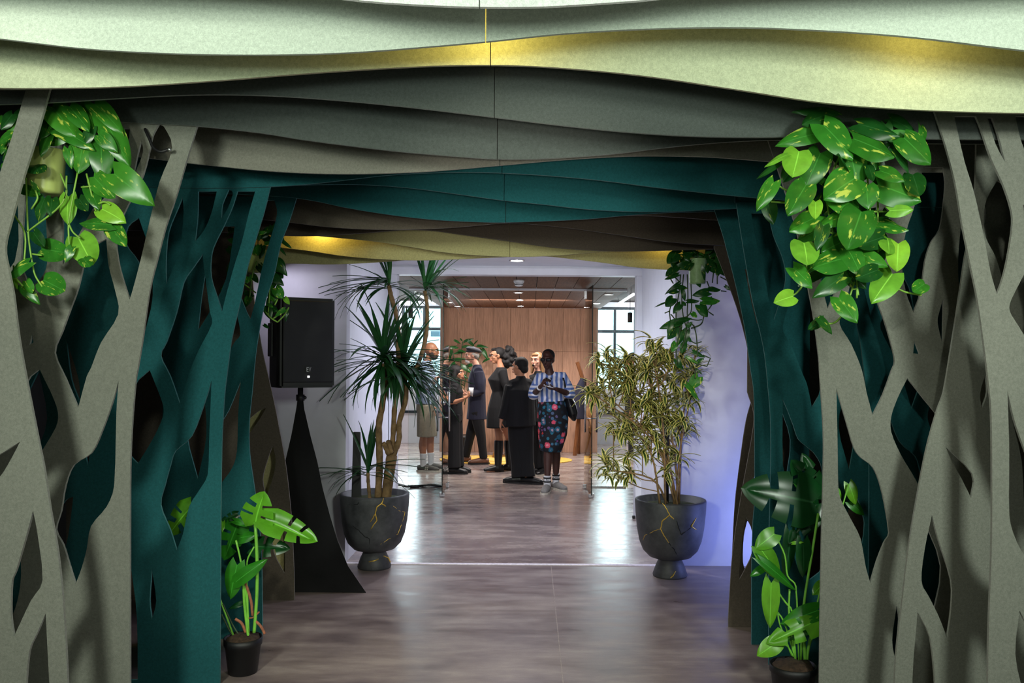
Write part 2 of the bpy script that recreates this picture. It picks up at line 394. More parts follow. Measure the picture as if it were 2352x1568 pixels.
def window(n, x0, x1, mx, zbars):
    w_ = bpy.data.objects.new('window_%d' % n, None); w_.location = ((x0 + x1) / 2, DB, WZ0); COL.objects.link(w_); w_['kind'] = 'structure'
    fw = .045; z0, z1 = WZ0, WZ1
    bm = Box(x0, x0 + fw, DB - .02, DB + .06, z0, z1); box(bm, x1 - fw, x1, DB - .02, DB + .06, z0, z1)
    box(bm, x0 + fw, x1 - fw, DB - .02, DB + .06, z0, z0 + fw); box(bm, x0 + fw, x1 - fw, DB - .02, DB + .06, z1 - fw, z1)
    bm_obj('frame', bm, M['window_frame'], w_)
    for m_ in mx: bm_obj('mullion', Box(m_ - .02, m_ + .02, DB - .015, DB + .055, z0 + fw, z1 - fw), M['window_frame'], w_)
    xs = [x0 + fw] + mx + [x1 - fw]; zs = [z0 + fw] + zbars + [z1 - fw]
    for z_ in zbars: bm_obj('transom', Box(x0 + fw, x1 - fw, DB - .018, DB + .05, z_ - .025, z_ + .025), M['window_frame'], w_)
    for i in range(len(xs) - 1):
        for k in range(len(zs) - 1):
            bm_obj('pane', Box(xs[i], xs[i + 1], DB + .02, DB + .026, zs[k], zs[k + 1]), M['glass'], w_)
window(1, wl0, wl1, [P(974, 800, DB).x], [P(960, 755, DB).z])
window(2, wr0, wr1, [P(1412, 800, DB).x], [P(1412, 761, DB).z])
bm = Box(-4.5, 4.5, DB + .6, DB + .65, 0, 3.5); struct('backdrop_sky', bm, M['sky'])
bm = Box(P(989, 800, 15.7).x, P(1010, 800, 15.7).x, 15.7, DB + .6, P(990, 772, 15.7).z, P(990, 760, 15.7).z)
tag(bm_obj('rooftop_box', bm, simple('haze_blue', srgb(150, 182, 200), .9)), 'hazy grey-blue rooftop unit seen outside through the left lounge window', 'rooftop unit')
# wood soffit of planks and wood wall of panels
PW = .216
so = bpy.data.objects.new('ceiling_soffit', None); so.location = (XC, 11, SZ); COL.objects.link(so); so['kind'] = 'structure'
x_ = -1.44
while x_ < 1.12:
    bm_obj('plank', Box(x_ + .002, x_ + PW - .004, D2 + .13, DW, SZ, SZ + .02, bev=.002), M['wood_soffit'], so); x_ += PW
bm_obj('core', Box(-1.44, x_, D2 + .13, DW, SZ + .018, SZ + .1), M['dark_backing'], so)
SX = x_
ww = bpy.data.objects.new('wall_wood', None); ww.location = (XC, DW, 0); COL.objects.link(ww); ww['kind'] = 'structure'
WX0, WX1 = P(1010, 900, DW).x, P(1373, 900, DW).x; n_ = 9; st = (WX1 - WX0) / n_
zj = P(1190, 806, DW).z
for i in range(n_):
    for z0, z1 in ((0.0, zj + R.uniform(-.0, .0)), (zj, SZ)):
        bm_obj('panel', Box(WX0 + i * st + .0015, WX0 + (i + 1) * st - .0015, DW + R.uniform(0, .0015), DW + .03, z0 + .001, z1 - .0015, bev=.0015), M['wood_wall'], ww)
bm_obj('core', Box(WX0 + .005, WX1 - .005, DW + .025, DB - .03, 0, SZ), M['wood_dark'], ww)
# fittings of the soffit
def downlight(p, label, r=.055, g='small round downlights in the wood soffit'):
    t = thing('ceiling_light', label, 'ceiling light', p, g)
    bm = bmesh.new(); lathe(bm, p + Vector((0, 0, -.008)), [(r, 0), (r + .004, .004), (r, .008)], 24); bm_obj('trim_ring', bm, M['steel'], t, True)
    bm = bmesh.new(); lathe(bm, p + Vector((0, 0, -.0095)), [(r * .8, 0), (r * .8, .003)], 24); bm_obj('lens', bm, M['lamp'], t)
for x_, y_, l in ((-.15, 10.65, 'round downlight in wood soffit on the centre line, nearest the glass door rail'), (-.15, 12.0, 'round downlight in wood soffit on the centre line, second from glass doors'),
                  (-.15, 13.3, 'round downlight in wood soffit on the centre line, closest to wood wall'), (1.0, 10.85, 'round downlight in wood soffit near its right edge, nearest the glass'),
                  (.98, 12.6, 'round downlight in wood soffit near its right edge, middle one'), (.9, 13.5, 'round downlight in wood soffit near its right edge, by the wood wall'),
                  (-1.2, 12.6, 'round downlight in wood soffit near its left edge, middle one'), (-1.15, 13.5, 'round downlight in wood soffit near its left edge, by the wood wall')):
    downlight(Vector((x_, y_, SZ)), l)
p = Vector((P(1187, 612, 7.7).x, 7.7, 2.42)); downlight(p, 'bright recessed downlight in the white ceiling just before the wide opening', .07, 'niche downlight')
p = Vector((P(1192, 640, 9.0).x, 9.0, SZ)); t = thing('smoke_detector', 'white round smoke detector under the wood soffit above the glass doors', 'smoke detector', p)
bm = bmesh.new(); lathe(bm, p, [(.056, 0), (.056, -.02), (.05, -.03)], 28); bm_obj('base', bm, M['white_plastic'], t, True)
bm = bmesh.new(); lathe(bm, p, [(.046, -.03), (.046, -.05), (.034, -.066), (.012, -.07)], 28); bm_obj('dome', bm, M['white_plastic'], t, True)
bm = bmesh.new(); lathe(bm, p, [(.0475, -.048), (.047, -.054)], 28); bm_obj('vent_slot', bm, M['black_plastic'], t)
for x_, nm in ((1.46, 'right'), (-1.62, 'left')):
    t = thing('linear_lamp', 'white tubular linear lamp hanging beside the %s edge of the wood soffit' % nm, 'lamp', (x_, 13, 2.47))
    bm = bmesh.new(); tube(bm, [(x_, 12, 2.45), (x_, 14.4, 2.45)], .022, 12); bm_obj('tube', bm, emit('tube_light_' + nm, (.95, .97, 1), 1.2), t, True)
    for y_ in (12.3, 14.1):
        bm = bmesh.new(); tube(bm, [(x_, y_, 2.46), (x_, y_, 2.56)], .005, 6); bm_obj('hanger', bm, M['steel'], t)
for px, py, nm in ((943, 720, 'left'), (1447, 730, 'right')):
    p = P(px, py, 13.2)
    t = thing('pendant_lamp', 'small black cylinder pendant lamp hanging before the %s lounge window' % nm, 'pendant lamp', p)
    bm = bmesh.new(); lathe(bm, p, [(.02, .085), (.036, .08), (.036, -.07), (.03, -.072)], 20); bm_obj('shade', bm, M['black_plastic'], t, True)
    bm = bmesh.new(); tube(bm, [p + Vector((0, 0, .08)), (p.x, p.y, 2.56)], .004, 6); bm_obj('cord', bm, M['black_plastic'], t)
# round rug
p = G(1162, 1056); bm = bmesh.new()
for s, mi, z in ((1.0, 0, .010), (.8, 1, .0115), (.62, 0, .013), (.42, 1, .0145)):
    vs_ = [bm.verts.new((p.x + 1.0 * s * math.cos(2 * PI * k / 64), p.y + .58 * s * math.sin(2 * PI * k / 64), z)) for k in range(64)]
    bm.faces.new(vs_).material_index = mi
    lo = [bm.verts.new((v_.co.x, v_.co.y, 0)) for v_ in vs_]
    for k in range(64): bm.faces.new((lo[k], lo[(k + 1) % 64], vs_[(k + 1) % 64], vs_[k])).material_index = mi
tag(bm_obj('round_rug', bm, [simple('ochre_wool', srgb(212, 168, 70), .95, nscale=60), simple('pale_ochre_wool', srgb(222, 188, 104), .95, nscale=60)]), 'oval yellow rug with paler ring lying before the wood wall', 'rug')
# glass front: rail, fixed panes, two leaves swung open
RZ = P(1187, 663, DG).z
HL, HR = P(1030, 900, DG).x, P(1343, 900, DG).x
bm = Box(-1.44, SX, DG - .03, DG + .03, RZ - .02, RZ + .02, bev=.004); struct('trim_glass_rail', bm, M['trim_white'])
for n_, (a_, b_) in enumerate(((-1.44, HL - .01), (HR + .01, SX))):
    w_ = bpy.data.objects.new('window_%d' % (n_ + 3), None); w_.location = ((a_ + b_) / 2, DG, 0); COL.objects.link(w_); w_['kind'] = 'structure'
    bm_obj('pane', Box(a_, b_, DG - .006, DG + .006, .02, RZ - .02), M['glass'], w_)
    bm_obj('floor_channel', Box(a_, b_, DG - .012, DG + .012, 0, .02), M['steel'], w_)
edge_dark = simple('glass_edge', srgb(14, 30, 26), .2, bmp=0)
for n_, (hx, inw) in enumerate(((HL, 1), (HR, -1))):
    d_ = bpy.data.objects.new('door_%d' % (n_ + 1), None); d_.location = (hx, DG, 0); COL.objects.link(d_); d_['kind'] = 'structure'
    y0, y1 = DG - .78, DG - .02
    ex = P(1017 if inw > 0 else 1360, 900, y0).x
    bm = bmesh.new(); sk = [(hx, y1), (ex, y0)]
    for th_, mi, ya, yb in ((.005, 0, 0, 1),):
        vs_ = []
        for (x, y) in sk:
            for dx in (-.005, .005):
                for z in (.03, RZ - .02): vs_.append(bm.verts.new((x + dx, y, z)))
        for q in ((0, 1, 3, 2), (4, 6, 7, 5), (0, 4, 5, 1), (2, 3, 7, 6), (0, 2, 6, 4), (1, 5, 7, 3)): bm.faces.new([vs_[i] for i in q])
    bm_obj('leaf_pane', bm, M['glass'], d_)
    bm_obj('leaf_edge', Box(ex - .0055, ex + .0055, y0 - .003, y0 + .001, .03, RZ - .02), edge_dark, d_)
    bm = Box(ex - .03, ex + .03, y0, y0 + .07, .004, .05, bev=.006); bm_obj('lower_patch', bm, M['steel'], d_)
    bm = Box(hx - .025, hx + .025, y1 - .1, y1, .004, .06, bev=.006); bm_obj('pivot_patch', bm, M['steel'], d_)
    bm = Box(hx - .02, hx + .02, y1 - .06, y1, RZ - .12, RZ - .02, bev=.004); bm_obj('upper_pivot', bm, M['steel'], d_)
    yh = y0 + .09; xh = ex + (hx - ex) * .1
    for s_ in (-1, 1):
        bm = bmesh.new(); tube(bm, [(xh + s_ * .065, yh, P(1005, 990, yh).z), (xh + s_ * .065, yh, P(1005, 866, yh).z)], .011, 12)
        bm_obj('handle_bar', bm, M['steel'], d_, True)
    bm = bmesh.new()
    for py in (958, 890): tube(bm, [(xh - .065, yh, P(1005, py, yh).z), (xh + .065, yh, P(1005, py, yh).z)], .007, 10)
    bm_obj('handle_standoff', bm, M['steel'], d_, True)
    bm = bmesh.new(); ball(bm, (xh, yh - .02, P(1005, 924, yh).z), (.028, .03, .03)); bm_obj('lock', bm, M['steel'], d_, True)
# cable on the floor left of the door
bm = bmesh.new()
for k in range(3):
    pts = [G(912, 1112 + 3 * k), G(935, 1118 + 2 * k), G(960, 1121 - k), G(985, 1114 + 2 * k), G(1013, 1116 + k * 3)]
    tube(bm, [q + Vector((0, 0, .012 + .006 * k)) for q in catmull(pts, 4)], .008, 6)
cb = thing('power_cable', 'loose black power cable lying on the floor left of glass doors', 'cable', G(960, 1118))
bm_obj('cord', bm, M['black_plastic'], cb, True)
bm = Box(-.05, .05, -.025, .025, 0, .03, bev=.006); bmesh.ops.translate(bm, verts=bm.verts, vec=G(952, 1119)); bm_obj('inline_block', bm, M['black_plastic'], cb)
# ------------------------------------------------------------------ felt arches: hanging wavy sheets (Y depth, colour, bottom edge) and tree-cut side panels
ARCH = {}
def arch(k, D, mk, label, edge, xl=-2.5, xr=2.4, ztop=2.93):
    t = thing('felt_arch', label, 'felt arch', (XC, D, 0), 'wavy felt arches of the walkway')
    ARCH[k] = (t, mk, D)
    pts = [(p.x, p.z) for p in (P(q.x, q.y, D) for q in catmull([Vector(e) for e in edge], 5))]
    pts = [(xl, pts[0][1])] + [q for q in pts if q[0] > xl + .02 and q[0] < xr - .02] + [(xr, pts[-1][1])]
    def zat(x):
        for a, b in zip(pts, pts[1:]):
            if a[0] <= x <= b[0]: return a[1] + (b[1] - a[1]) * (x - a[0]) / max(1e-6, b[0] - a[0])
    g = .0015
    left = [q for q in pts if q[0] < XC - .01] + [(XC - g, zat(XC - g))]
    right = [(XC + g, zat(XC + g))] + [q for q in pts if q[0] > XC + .01]
    for h in (left, right):
        loop = h + [(h[-1][0], ztop), (h[0][0], ztop)]
        bm_obj('valance_panel', sheet(loop, [], D), [M[mk], EDGE[mk]], t)
def fin(k, D, outer, holes, top, side, xout, mk=None, dx=0, mirror=False):
    """tree-cut side panel: outer = inner edge polyline in photo pixels from top to bottom, holes in photo pixels"""
    t, mk0, _ = ARCH[k]; mk = mk or mk0
    ed = [(p.x, p.z) for p in (P(q.x, q.y, D) for q in catmull([Vector(e) for e in outer], 4))]
    ed = [q for q in ed if q[1] > .01]
    ed = ed + [(ed[-1][0], 0.0)]
    loop = ed + [(xout, 0.0), (xout, top), (ed[0][0], top)]
    hs = [px_loop(h, D, 3) for h in holes]
    hs = [[(x, max(z, .02)) for x, z in h] for h in hs]
    if mirror or dx:
        f = (lambda x: 2 * XC - x + dx) if mirror else (lambda x: x + dx)
        loop = [(f(x), z) for x, z in loop]; hs = [[(f(x), z) for x, z in h] for h in hs]
    bm_obj('tree_panel', sheet(loop, hs, D), [M[mk], EDGE[mk]], t)
arch(0, 2.17, 'white_felt', 'white wavy felt arch, the first and highest sheet at the entrance',
     [(-200, -70), (600, -28), (800, 0), (950, 12), (1107, 18), (1250, 17), (1400, 8), (1500, 0), (1700, -25), (2500, -60)])
arch(1, 2.47, 'sage_felt', 'pale sage felt arch hanging directly behind the white one',
     [(-200, 70), (0, 90), (200, 113), (400, 124), (600, 127), (800, 122), (1000, 107), (1135, 95), (1300, 78), (1500, 67), (1700, 64), (1900, 72), (2100, 87), (2352, 117), (2600, 140)])
arch(2, 2.77, 'cream_felt', 'cream green felt arch hanging in front of the charcoal sheets',
     [(-250, 195), (0, 203), (150, 203), (300, 199), (500, 186), (700, 170), (900, 157), (1050, 151), (1200, 152), (1350, 162), (1500, 178), (1700, 208), (1900, 238), (2100, 253), (2352, 261), (2600, 262)])
arch(3, 3.07, 'charcoal_felt', 'charcoal felt arch with outermost tree-cut side panels nearest the visitor',
     [(-300, 250), (100, 237), (250, 228), (400, 220), (520, 218), (650, 222), (800, 233), (950, 248), (1135, 270), (1300, 290), (1450, 305), (1600, 314), (1750, 316), (1850, 314), (2000, 316), (2140, 320), (2500, 322)])
arch(4, 3.37, 'charcoal_felt', 'charcoal felt arch second from front, just behind the hanging pothos plants',
     [(0, 268), (100, 270), (300, 282), (450, 290), (600, 306), (700, 322), (900, 347), (1050, 360), (1145, 366), (1250, 365), (1400, 355), (1550, 337), (1700, 325), (1850, 322), (2100, 330)])
arch(5, 3.67, 'taupe_felt', 'lighter taupe grey felt arch hanging right before the teal sheets',
     [(100, 335), (200, 345), (400, 371), (500, 382), (600, 392), (700, 398), (800, 400), (900, 398), (1000, 393), (1150, 380), (1300, 367), (1450, 359), (1600, 360), (1700, 366), (1770, 372), (2000, 395)])
arch(6, 3.93, 'teal_felt', 'first teal felt arch, whose left tree panel stands beside the potted monstera',
     [(100, 415), (200, 423), (400, 431), (500, 432), (600, 430), (700, 424), (800, 413), (900, 402), (1000, 397), (1100, 396), (1200, 400), (1300, 407), (1400, 417), (1500, 430), (1600, 441), (1740, 455), (2000, 475)])
arch(7, 4.27, 'teal_felt', 'second teal felt arch, middle one of the three teal sheets',
     [(300, 446), (500, 436), (620, 428), (750, 424), (850, 425), (950, 433), (1050, 446), (1160, 461), (1250, 470), (1350, 481), (1450, 486), (1550, 486), (1650, 481), (1900, 470)])
arch(8, 4.57, 'teal_felt', 'third and hindmost teal felt arch, darkest of the teal sheets',
     [(350, 440), (500, 444), (650, 452), (720, 461), (800, 478), (900, 494), (1000, 505), (1100, 510), (1160, 511), (1250, 508), (1350, 503), (1450, 494), (1550, 488), (1900, 480)])
arch(9, 4.87, 'brown_felt', 'grey-brown felt arch just behind the teal sheets',
     [(450, 490), (640, 508), (750, 521), (850, 527), (950, 527), (1050, 522), (1160, 512), (1300, 503), (1450, 495), (1550, 499), (1650, 506), (1950, 520)])
arch(10, 5.10, 'umber_felt', 'dark umber felt arch between the grey-brown and the cream sheets',
     [(450, 530), (640, 541), (720, 542), (800, 538), (900, 530), (1000, 521), (1100, 514), (1202, 514), (1316, 525), (1425, 540), (1561, 558), (1750, 568)])
arch(11, 5.30, 'umber_felt', 'dark brown felt arch right before the cream sheets, seen low at right',
     [(450, 520), (640, 520), (750, 524), (872, 528), (981, 529), (1062, 539), (1171, 554), (1262, 567), (1343, 574), (1425, 577), (1547, 575), (1750, 568)])
arch(12, 5.50, 'straw_felt', 'straw cream felt arch with centre seam above the lounge opening',
     [(450, 520), (640, 533), (720, 541), (817, 550), (872, 556), (954, 569), (1008, 578), (1063, 584), (1144, 589), (1200, 590), (1256, 588), (1316, 584), (1392, 577), (1500, 570), (1800, 560)])
arch(13, 5.65, 'straw_felt', 'straw cream felt arch glowing yellow at its left under a hidden lamp',
     [(450, 545), (649, 569), (709, 576), (790, 588), (872, 595), (954, 598), (1035, 596), (1144, 591), (1200, 589), (1256, 589), (1316, 595), (1398, 605), (1452, 613), (1526, 619), (1800, 625)])
arch(14, 5.82, 'straw_felt', 'last olive straw felt arch, in shade against the left wall',
     [(450, 606), (654, 605), (763, 607), (872, 602), (950, 596), (1100, 585), (1300, 570), (1800, 570)])

# left side panels -------------------------------------------------
fin(3, 3.045, [(117, 203), (86, 313), (57, 404), (29, 504), (14, 568), (22, 620), (33, 676), (45, 772), (62, 868), (91, 1015), (103, 1074), (118, 1172), (135, 1270), (147, 1388), (157, 1568), (160, 1800)],
    [[(62, 206), (29, 317), (0, 404), (-45, 560), (-110, 600), (-150, 400), (-150, 206)],
     [(49, 1013), (20, 1067), (-4, 1100), (-60, 1140), (-90, 1090), (-4, 1046)],
     [(-150, 750), (-120, 880), (-160, 1000), (-190, 870)], [(-130, 1200), (-100, 1330), (-140, 1450), (-170, 1320)],
     [(78, 1172), (86, 1211), (100, 1331), (73, 1378), (34, 1461), (27, 1412), (29, 1334), (39, 1309), (59, 1241)],
     [(107, 1407), (118, 1640), (113, 1760), (64, 1740), (61, 1600), (69, 1495), (88, 1451)]], P(0, 200, 3.045).z + .05, -1, -2.3, 'grey_felt')
fin(4, 3.391, [(458, 278), (454, 291), (431, 365), (407, 447), (383, 518), (364, 590), (345, 667), (330, 772), (318, 844), (313, 873), (304, 986), (300, 1113), (300, 1568), (300, 1750)],
    [[(299, 688), (306, 667), (325, 595), (345, 509), (368, 418), (397, 341), (378, 292), (366, 286), (352, 312), (345, 345), (330, 402), (311, 440), (287, 488), (275, 518), (268, 557), (275, 609), (287, 652)],
     [(326, 322), (330, 351), (311, 399), (307, 406), (317, 356)],
     [(246, 549), (251, 609), (266, 667), (273, 722), (234, 786), (211, 844), (201, 864), (181, 937), (152, 869), (127, 810), (144, 762), (163, 710), (179, 667), (191, 619), (197, 590), (225, 560)],
     [(93, 847), (64, 876), (60, 960), (92, 1045), (130, 981), (135, 947), (122, 908), (105, 873)],
     [(76, 767), (79, 786), (69, 793)],
     [(274, 873), (269, 947), (264, 1113), (247, 1162), (211, 1207), (201, 1260), (189, 1304), (175, 1341), (162, 1300), (147, 1251), (130, 1216), (142, 1172), (152, 1113), (171, 1067), (211, 1040), (235, 991), (260, 922)],
     [(60, 447), (104, 445), (108, 514), (110, 605), (95, 640), (70, 660), (50, 600)],
     [(146, 609), (172, 561), (215, 480), (249, 447), (275, 395), (296, 330), (300, 296), (160, 296), (143, 350), (143, 437), (146, 514), (144, 580)],
     [(-250, 296), (38, 296), (42, 450), (36, 600), (-60, 700), (-250, 650)],
     [(30, 1180), (50, 1290), (44, 1370), (20, 1440), (0, 1300)]], P(300, 262, 3.39).z, -1, -2.5, 'grey_felt')
fin(6, 3.946, [(624, 422), (620, 436), (607, 488), (587, 553), (568, 618), (553, 691), (542, 737), (532, 783), (522, 859), (517, 900), (511, 1000), (508, 1143), (507, 1339), (506, 1568), (506, 1700)],
    [[(511, 716), (519, 683), (538, 614), (557, 553), (572, 492), (587, 440), (546, 440), (534, 477), (515, 519), (494, 561), (486, 591), (486, 637), (503, 691)],
     [(533, 438), (536, 446), (524, 479), (509, 503), (512, 469), (526, 436)],
     [(449, 555), (469, 530), (486, 492), (499, 440), (456, 440), (455, 496)],
     [(383, 653), (397, 619), (416, 562), (423, 485), (420, 452), (409, 480), (388, 533), (382, 600)],
     [(467, 583), (469, 609), (483, 715), (488, 743), (459, 801), (440, 844), (428, 883), (414, 927), (392, 864), (370, 817), (383, 786), (407, 715), (423, 648), (445, 614)],
     [(345, 849), (375, 927), (375, 957), (353, 1006), (318, 1064), (304, 1050), (298, 1035), (308, 890)],
     [(487, 873), (482, 996), (478, 1089), (460, 1123), (436, 1162), (421, 1226), (407, 1263), (392, 1216), (370, 1160), (380, 1113), (392, 1069), (404, 1035), (441, 1001), (470, 927)],
     [(350, 1304), (360, 1378), (350, 1422), (345, 1378)],
     [(302, 1300), (316, 1420), (318, 1640), (290, 1640), (290, 1400)],
     [(290, 560), (318, 600), (330, 650), (318, 720), (335, 760), (352, 680), (345, 580), (320, 500), (295, 520)],
     [(153, 777), (182, 870), (185, 925), (165, 870)],
     [(228, 905), (215, 1000), (203, 1070), (198, 1040), (205, 960)],
     [(170, 1140), (158, 1230), (140, 1300), (128, 1200), (150, 1150)],
     [(90, 850), (110, 960), (85, 1040), (50, 950)]], P(500, 425, 3.946).z, -1, -2.6)
fin(8, 4.586, [(684, 448), (681, 457), (664, 511), (645, 561), (630, 630), (610, 691), (597, 752), (587, 821), (580, 897), (573, 971), (574, 1040), (585, 1120), (595, 1200), (601, 1273), (603, 1400), (603, 1550)],
    [[(576, 733), (587, 691), (603, 614), (618, 561), (637, 492), (631, 460), (600, 460), (570, 560), (545, 650), (553, 680), (568, 718)],
     [(553, 767), (540, 785), (528, 806), (520, 760), (535, 715), (545, 720)],
     [(554, 873), (548, 947), (545, 1035), (534, 1074), (508, 1110), (490, 1110), (495, 1000), (526, 942)],
     [(470, 900), (475, 1000), (455, 1100), (430, 1000), (440, 930)], [(500, 520), (540, 520), (520, 640), (480, 720), (455, 760), (470, 640)]], P(660, 452, 4.586).z, -1, -1.98)
fin(11, 5.33, [(575, 560), (585, 700), (595, 760), (605, 815), (619, 874), (634, 943), (655, 1056), (663, 1118), (670, 1191), (675, 1290), (677, 1370), (677, 1420)],
    [[(612, 936), (598, 960), (574, 994), (562, 1000), (566, 970), (581, 955), (596, 943)],
     [(627, 1022), (634, 1060), (625, 1105), (612, 1140), (604, 1100), (615, 1055)],
     [(641, 1165), (648, 1170), (655, 1239), (655, 1318), (629, 1266), (625, 1195)],
     [(565, 800), (580, 850), (560, 900), (540, 850)]], P(600, 530, 5.33).z, -1, -2.9, 'brown_felt')
fin(12, 5.42, [(540, 560), (575, 700), (600, 850), (620, 960), (640, 1060), (652, 1180), (658, 1330), (658, 1400)], [[(585, 1010), (600, 1060), (590, 1120), (575, 1060)]], P(600, 540, 5.42).z, -1, -1.95)
# right side panels -------------------------------------------------
fin(3, 3.045, [(2138, 240), (2146, 260), (2170, 334), (2193, 423), (2208, 513), (2226, 602), (2244, 691), (2260, 803), (2269, 880), (2275, 942), (2277, 1079), (2276, 1262), (2270, 1422), (2267, 1568), (2264, 1800)],
    [[(2288, 676), (2273, 624), (2257, 539), (2235, 441), (2213, 370), (2190, 268), (2240, 268), (2251, 295), (2275, 365), (2302, 423), (2320, 477), (2324, 513), (2315, 580), (2302, 638)],
     [(2266, 271), (2284, 330), (2307, 374), (2291, 310), (2277, 271)],
     [(2320, 690), (2317, 714), (2335, 745), (2360, 785), (2385, 700), (2365, 600), (2345, 640)],
     [(2347, 470), (2352, 510), (2370, 560), (2380, 500)],
     [(2312, 898), (2316, 1033), (2316, 1180), (2328, 1230), (2352, 1275), (2390, 1300), (2400, 1150), (2370, 1080), (2332, 978)],
     [(2330, 268), (2345, 330), (2375, 400), (2400, 268)],
     [(2440, 330), (2480, 450), (2460, 600), (2425, 480)], [(2480, 700), (2520, 850), (2490, 980), (2450, 860)], [(2560, 400), (2600, 560), (2570, 720), (2535, 560)], [(2450, 1150), (2490, 1300), (2460, 1450), (2425, 1320)], [(2570, 900), (2610, 1080), (2580, 1250), (2545, 1080)],
     [(2340, 1400), (2330, 1500), (2350, 1600), (2380, 1500)]], P(2250, 245, 3.045).z, 1, 2.35, 'grey_felt')
fin(4, 3.386, [(2242, 262), (2238, 440), (2222, 557), (2215, 589), (2202, 678), (2186, 781), (2166, 900), (2151, 942), (2126, 1033), (2103, 1152), (2085, 1262), (2069, 1399), (2058, 1491), (2053, 1568), (2045, 1720)],
    [[(2289, 414), (2264, 459), (2258, 500), (2262, 545), (2285, 590), (2303, 650), (2322, 600), (2330, 500), (2310, 430)],
     [(2262, 857), (2266, 900), (2254, 938), (2249, 905)],
     [(2171, 1026), (2232, 1088), (2229, 1143), (2206, 1097), (2183, 1056)],
     [(2139, 1182), (2154, 1239), (2183, 1331), (2183, 1399), (2174, 1464), (2154, 1413), (2131, 1367), (2115, 1335), (2122, 1262)],
     [(2106, 1404), (2135, 1464), (2147, 1590), (2140, 1660), (2100, 1660), (2094, 1560)],
     [(2330, 760), (2345, 850), (2380, 950), (2400, 850)],
     [(2322, 960), (2345, 1060), (2352, 1180), (2375, 1250), (2390, 1100), (2360, 1000)]], P(2250, 300, 3.386).z, 1, 2.35, 'grey_felt')
fin(5, 3.656, [(1752, 290), (1764, 325), (1788, 396), (1811, 468), (1833, 548), (1855, 660), (1869, 736), (1880, 825), (1882, 860), (1890, 987), (1890, 1079), (1886, 1239), (1883, 1399), (1881, 1568), (1881, 1650)],
    [[(1900, 709), (1887, 656), (1869, 571), (1850, 480), (1840, 400), (1900, 380), (1935, 500), (1940, 600), (1933, 640), (1918, 669)],
     [(1927, 743), (1954, 790), (1978, 848), (1989, 900), (2003, 953), (2027, 905), (2047, 850), (2054, 830), (2047, 794), (2030, 736), (2012, 687), (1998, 638), (1975, 560), (1958, 600), (1950, 660), (1938, 705)],
     [(2097, 718), (2079, 669), (2070, 602), (2079, 535), (2101, 468), (2119, 385), (2165, 385), (2170, 420), (2166, 468), (2157, 526), (2137, 557), (2123, 602), (2114, 669)],
     [(2166, 682), (2164, 794), (2152, 740), (2157, 713)],
     [(2099, 781), (2111, 813), (2096, 811)],
     [(2206, 513), (2219, 571), (2202, 682), (2199, 600)],
     [(2083, 868), (2120, 915), (2155, 965), (2140, 1020), (2110, 1116), (2092, 1084), (2067, 1042), (2046, 992), (2046, 955), (2062, 910)],
     [(1920, 891), (1943, 969), (1961, 1029), (1977, 1051), (2005, 1074), (2025, 1129), (2041, 1223), (2030, 1244), (2012, 1290), (1998, 1338), (1987, 1299), (1975, 1235), (1952, 1189), (1929, 1143), (1924, 1106), (1923, 1033)],
     [(2058, 1390), (2064, 1422), (2055, 1514), (2048, 1468)],
     [(2240, 420), (2262, 480), (2255, 540), (2240, 500)],
     [(2120, 1190), (2160, 1300), (2140, 1420), (2110, 1300)], [(2225, 700), (2240, 760), (2235, 840), (2218, 780)]], P(2000, 318, 3.656).z, 1, 2.35, 'grey_felt')
fin(6, 3.946, [(624, 422), (607, 488), (587, 553), (568, 618), (553, 691), (542, 737), (532, 783), (522, 859), (517, 900), (511, 1000), (508, 1143), (507, 1339), (506, 1568), (506, 1700)],
    [[(511, 716), (519, 683), (538, 614), (557, 553), (572, 492), (587, 440), (546, 440), (534, 477), (515, 519), (494, 561), (486, 591), (486, 637), (503, 691)],
     [(467, 583), (469, 609), (483, 715), (488, 743), (459, 801), (440, 844), (428, 883), (414, 927), (392, 864), (370, 817), (383, 786), (407, 715), (423, 648), (445, 614)],
     [(345, 849), (375, 927), (375, 957), (353, 1006), (318, 1064), (304, 1050), (298, 1035), (308, 890)],
     [(487, 873), (482, 996), (478, 1089), (460, 1123), (436, 1162), (421, 1226), (407, 1263), (392, 1216), (370, 1160), (380, 1113), (392, 1069), (404, 1035), (441, 1001), (470, 927)]],
    P(500, 425, 3.946).z, 1, -2.2, None, .42, True)
fin(7, 4.256, [(1688, 450), (1699, 520), (1712, 600), (1728, 690), (1745, 760), (1756, 815), (1763, 884), (1769, 958), (1770, 1062), (1766, 1250), (1765, 1500), (1765, 1600)],
    [[(1777, 735), (1771, 719), (1758, 650), (1749, 604), (1733, 540), (1725, 490), (1765, 490), (1776, 540), (1795, 586), (1803, 620), (1802, 655), (1784, 714)],
     [(1822, 560), (1812, 690), (1800, 735), (1798, 760), (1816, 792), (1829, 822), (1843, 859), (1852, 880), (1859, 910), (1864, 936), (1885, 890), (1885, 600), (1850, 500)],
     [(1797, 916), (1808, 941), (1822, 978), (1833, 1008), (1853, 1026), (1873, 1045), (1888, 1080), (1888, 1300), (1860, 1330), (1830, 1300), (1805, 1180), (1797, 1056)],
     [(1940, 900), (1960, 1000), (1950, 1080), (1925, 980)], [(2010, 900), (2025, 980), (2010, 1050), (1995, 970)], [(1960, 1120), (1985, 1200), (1970, 1290), (1945, 1200)]], P(1700, 465, 4.256).z, 1, 1.95)
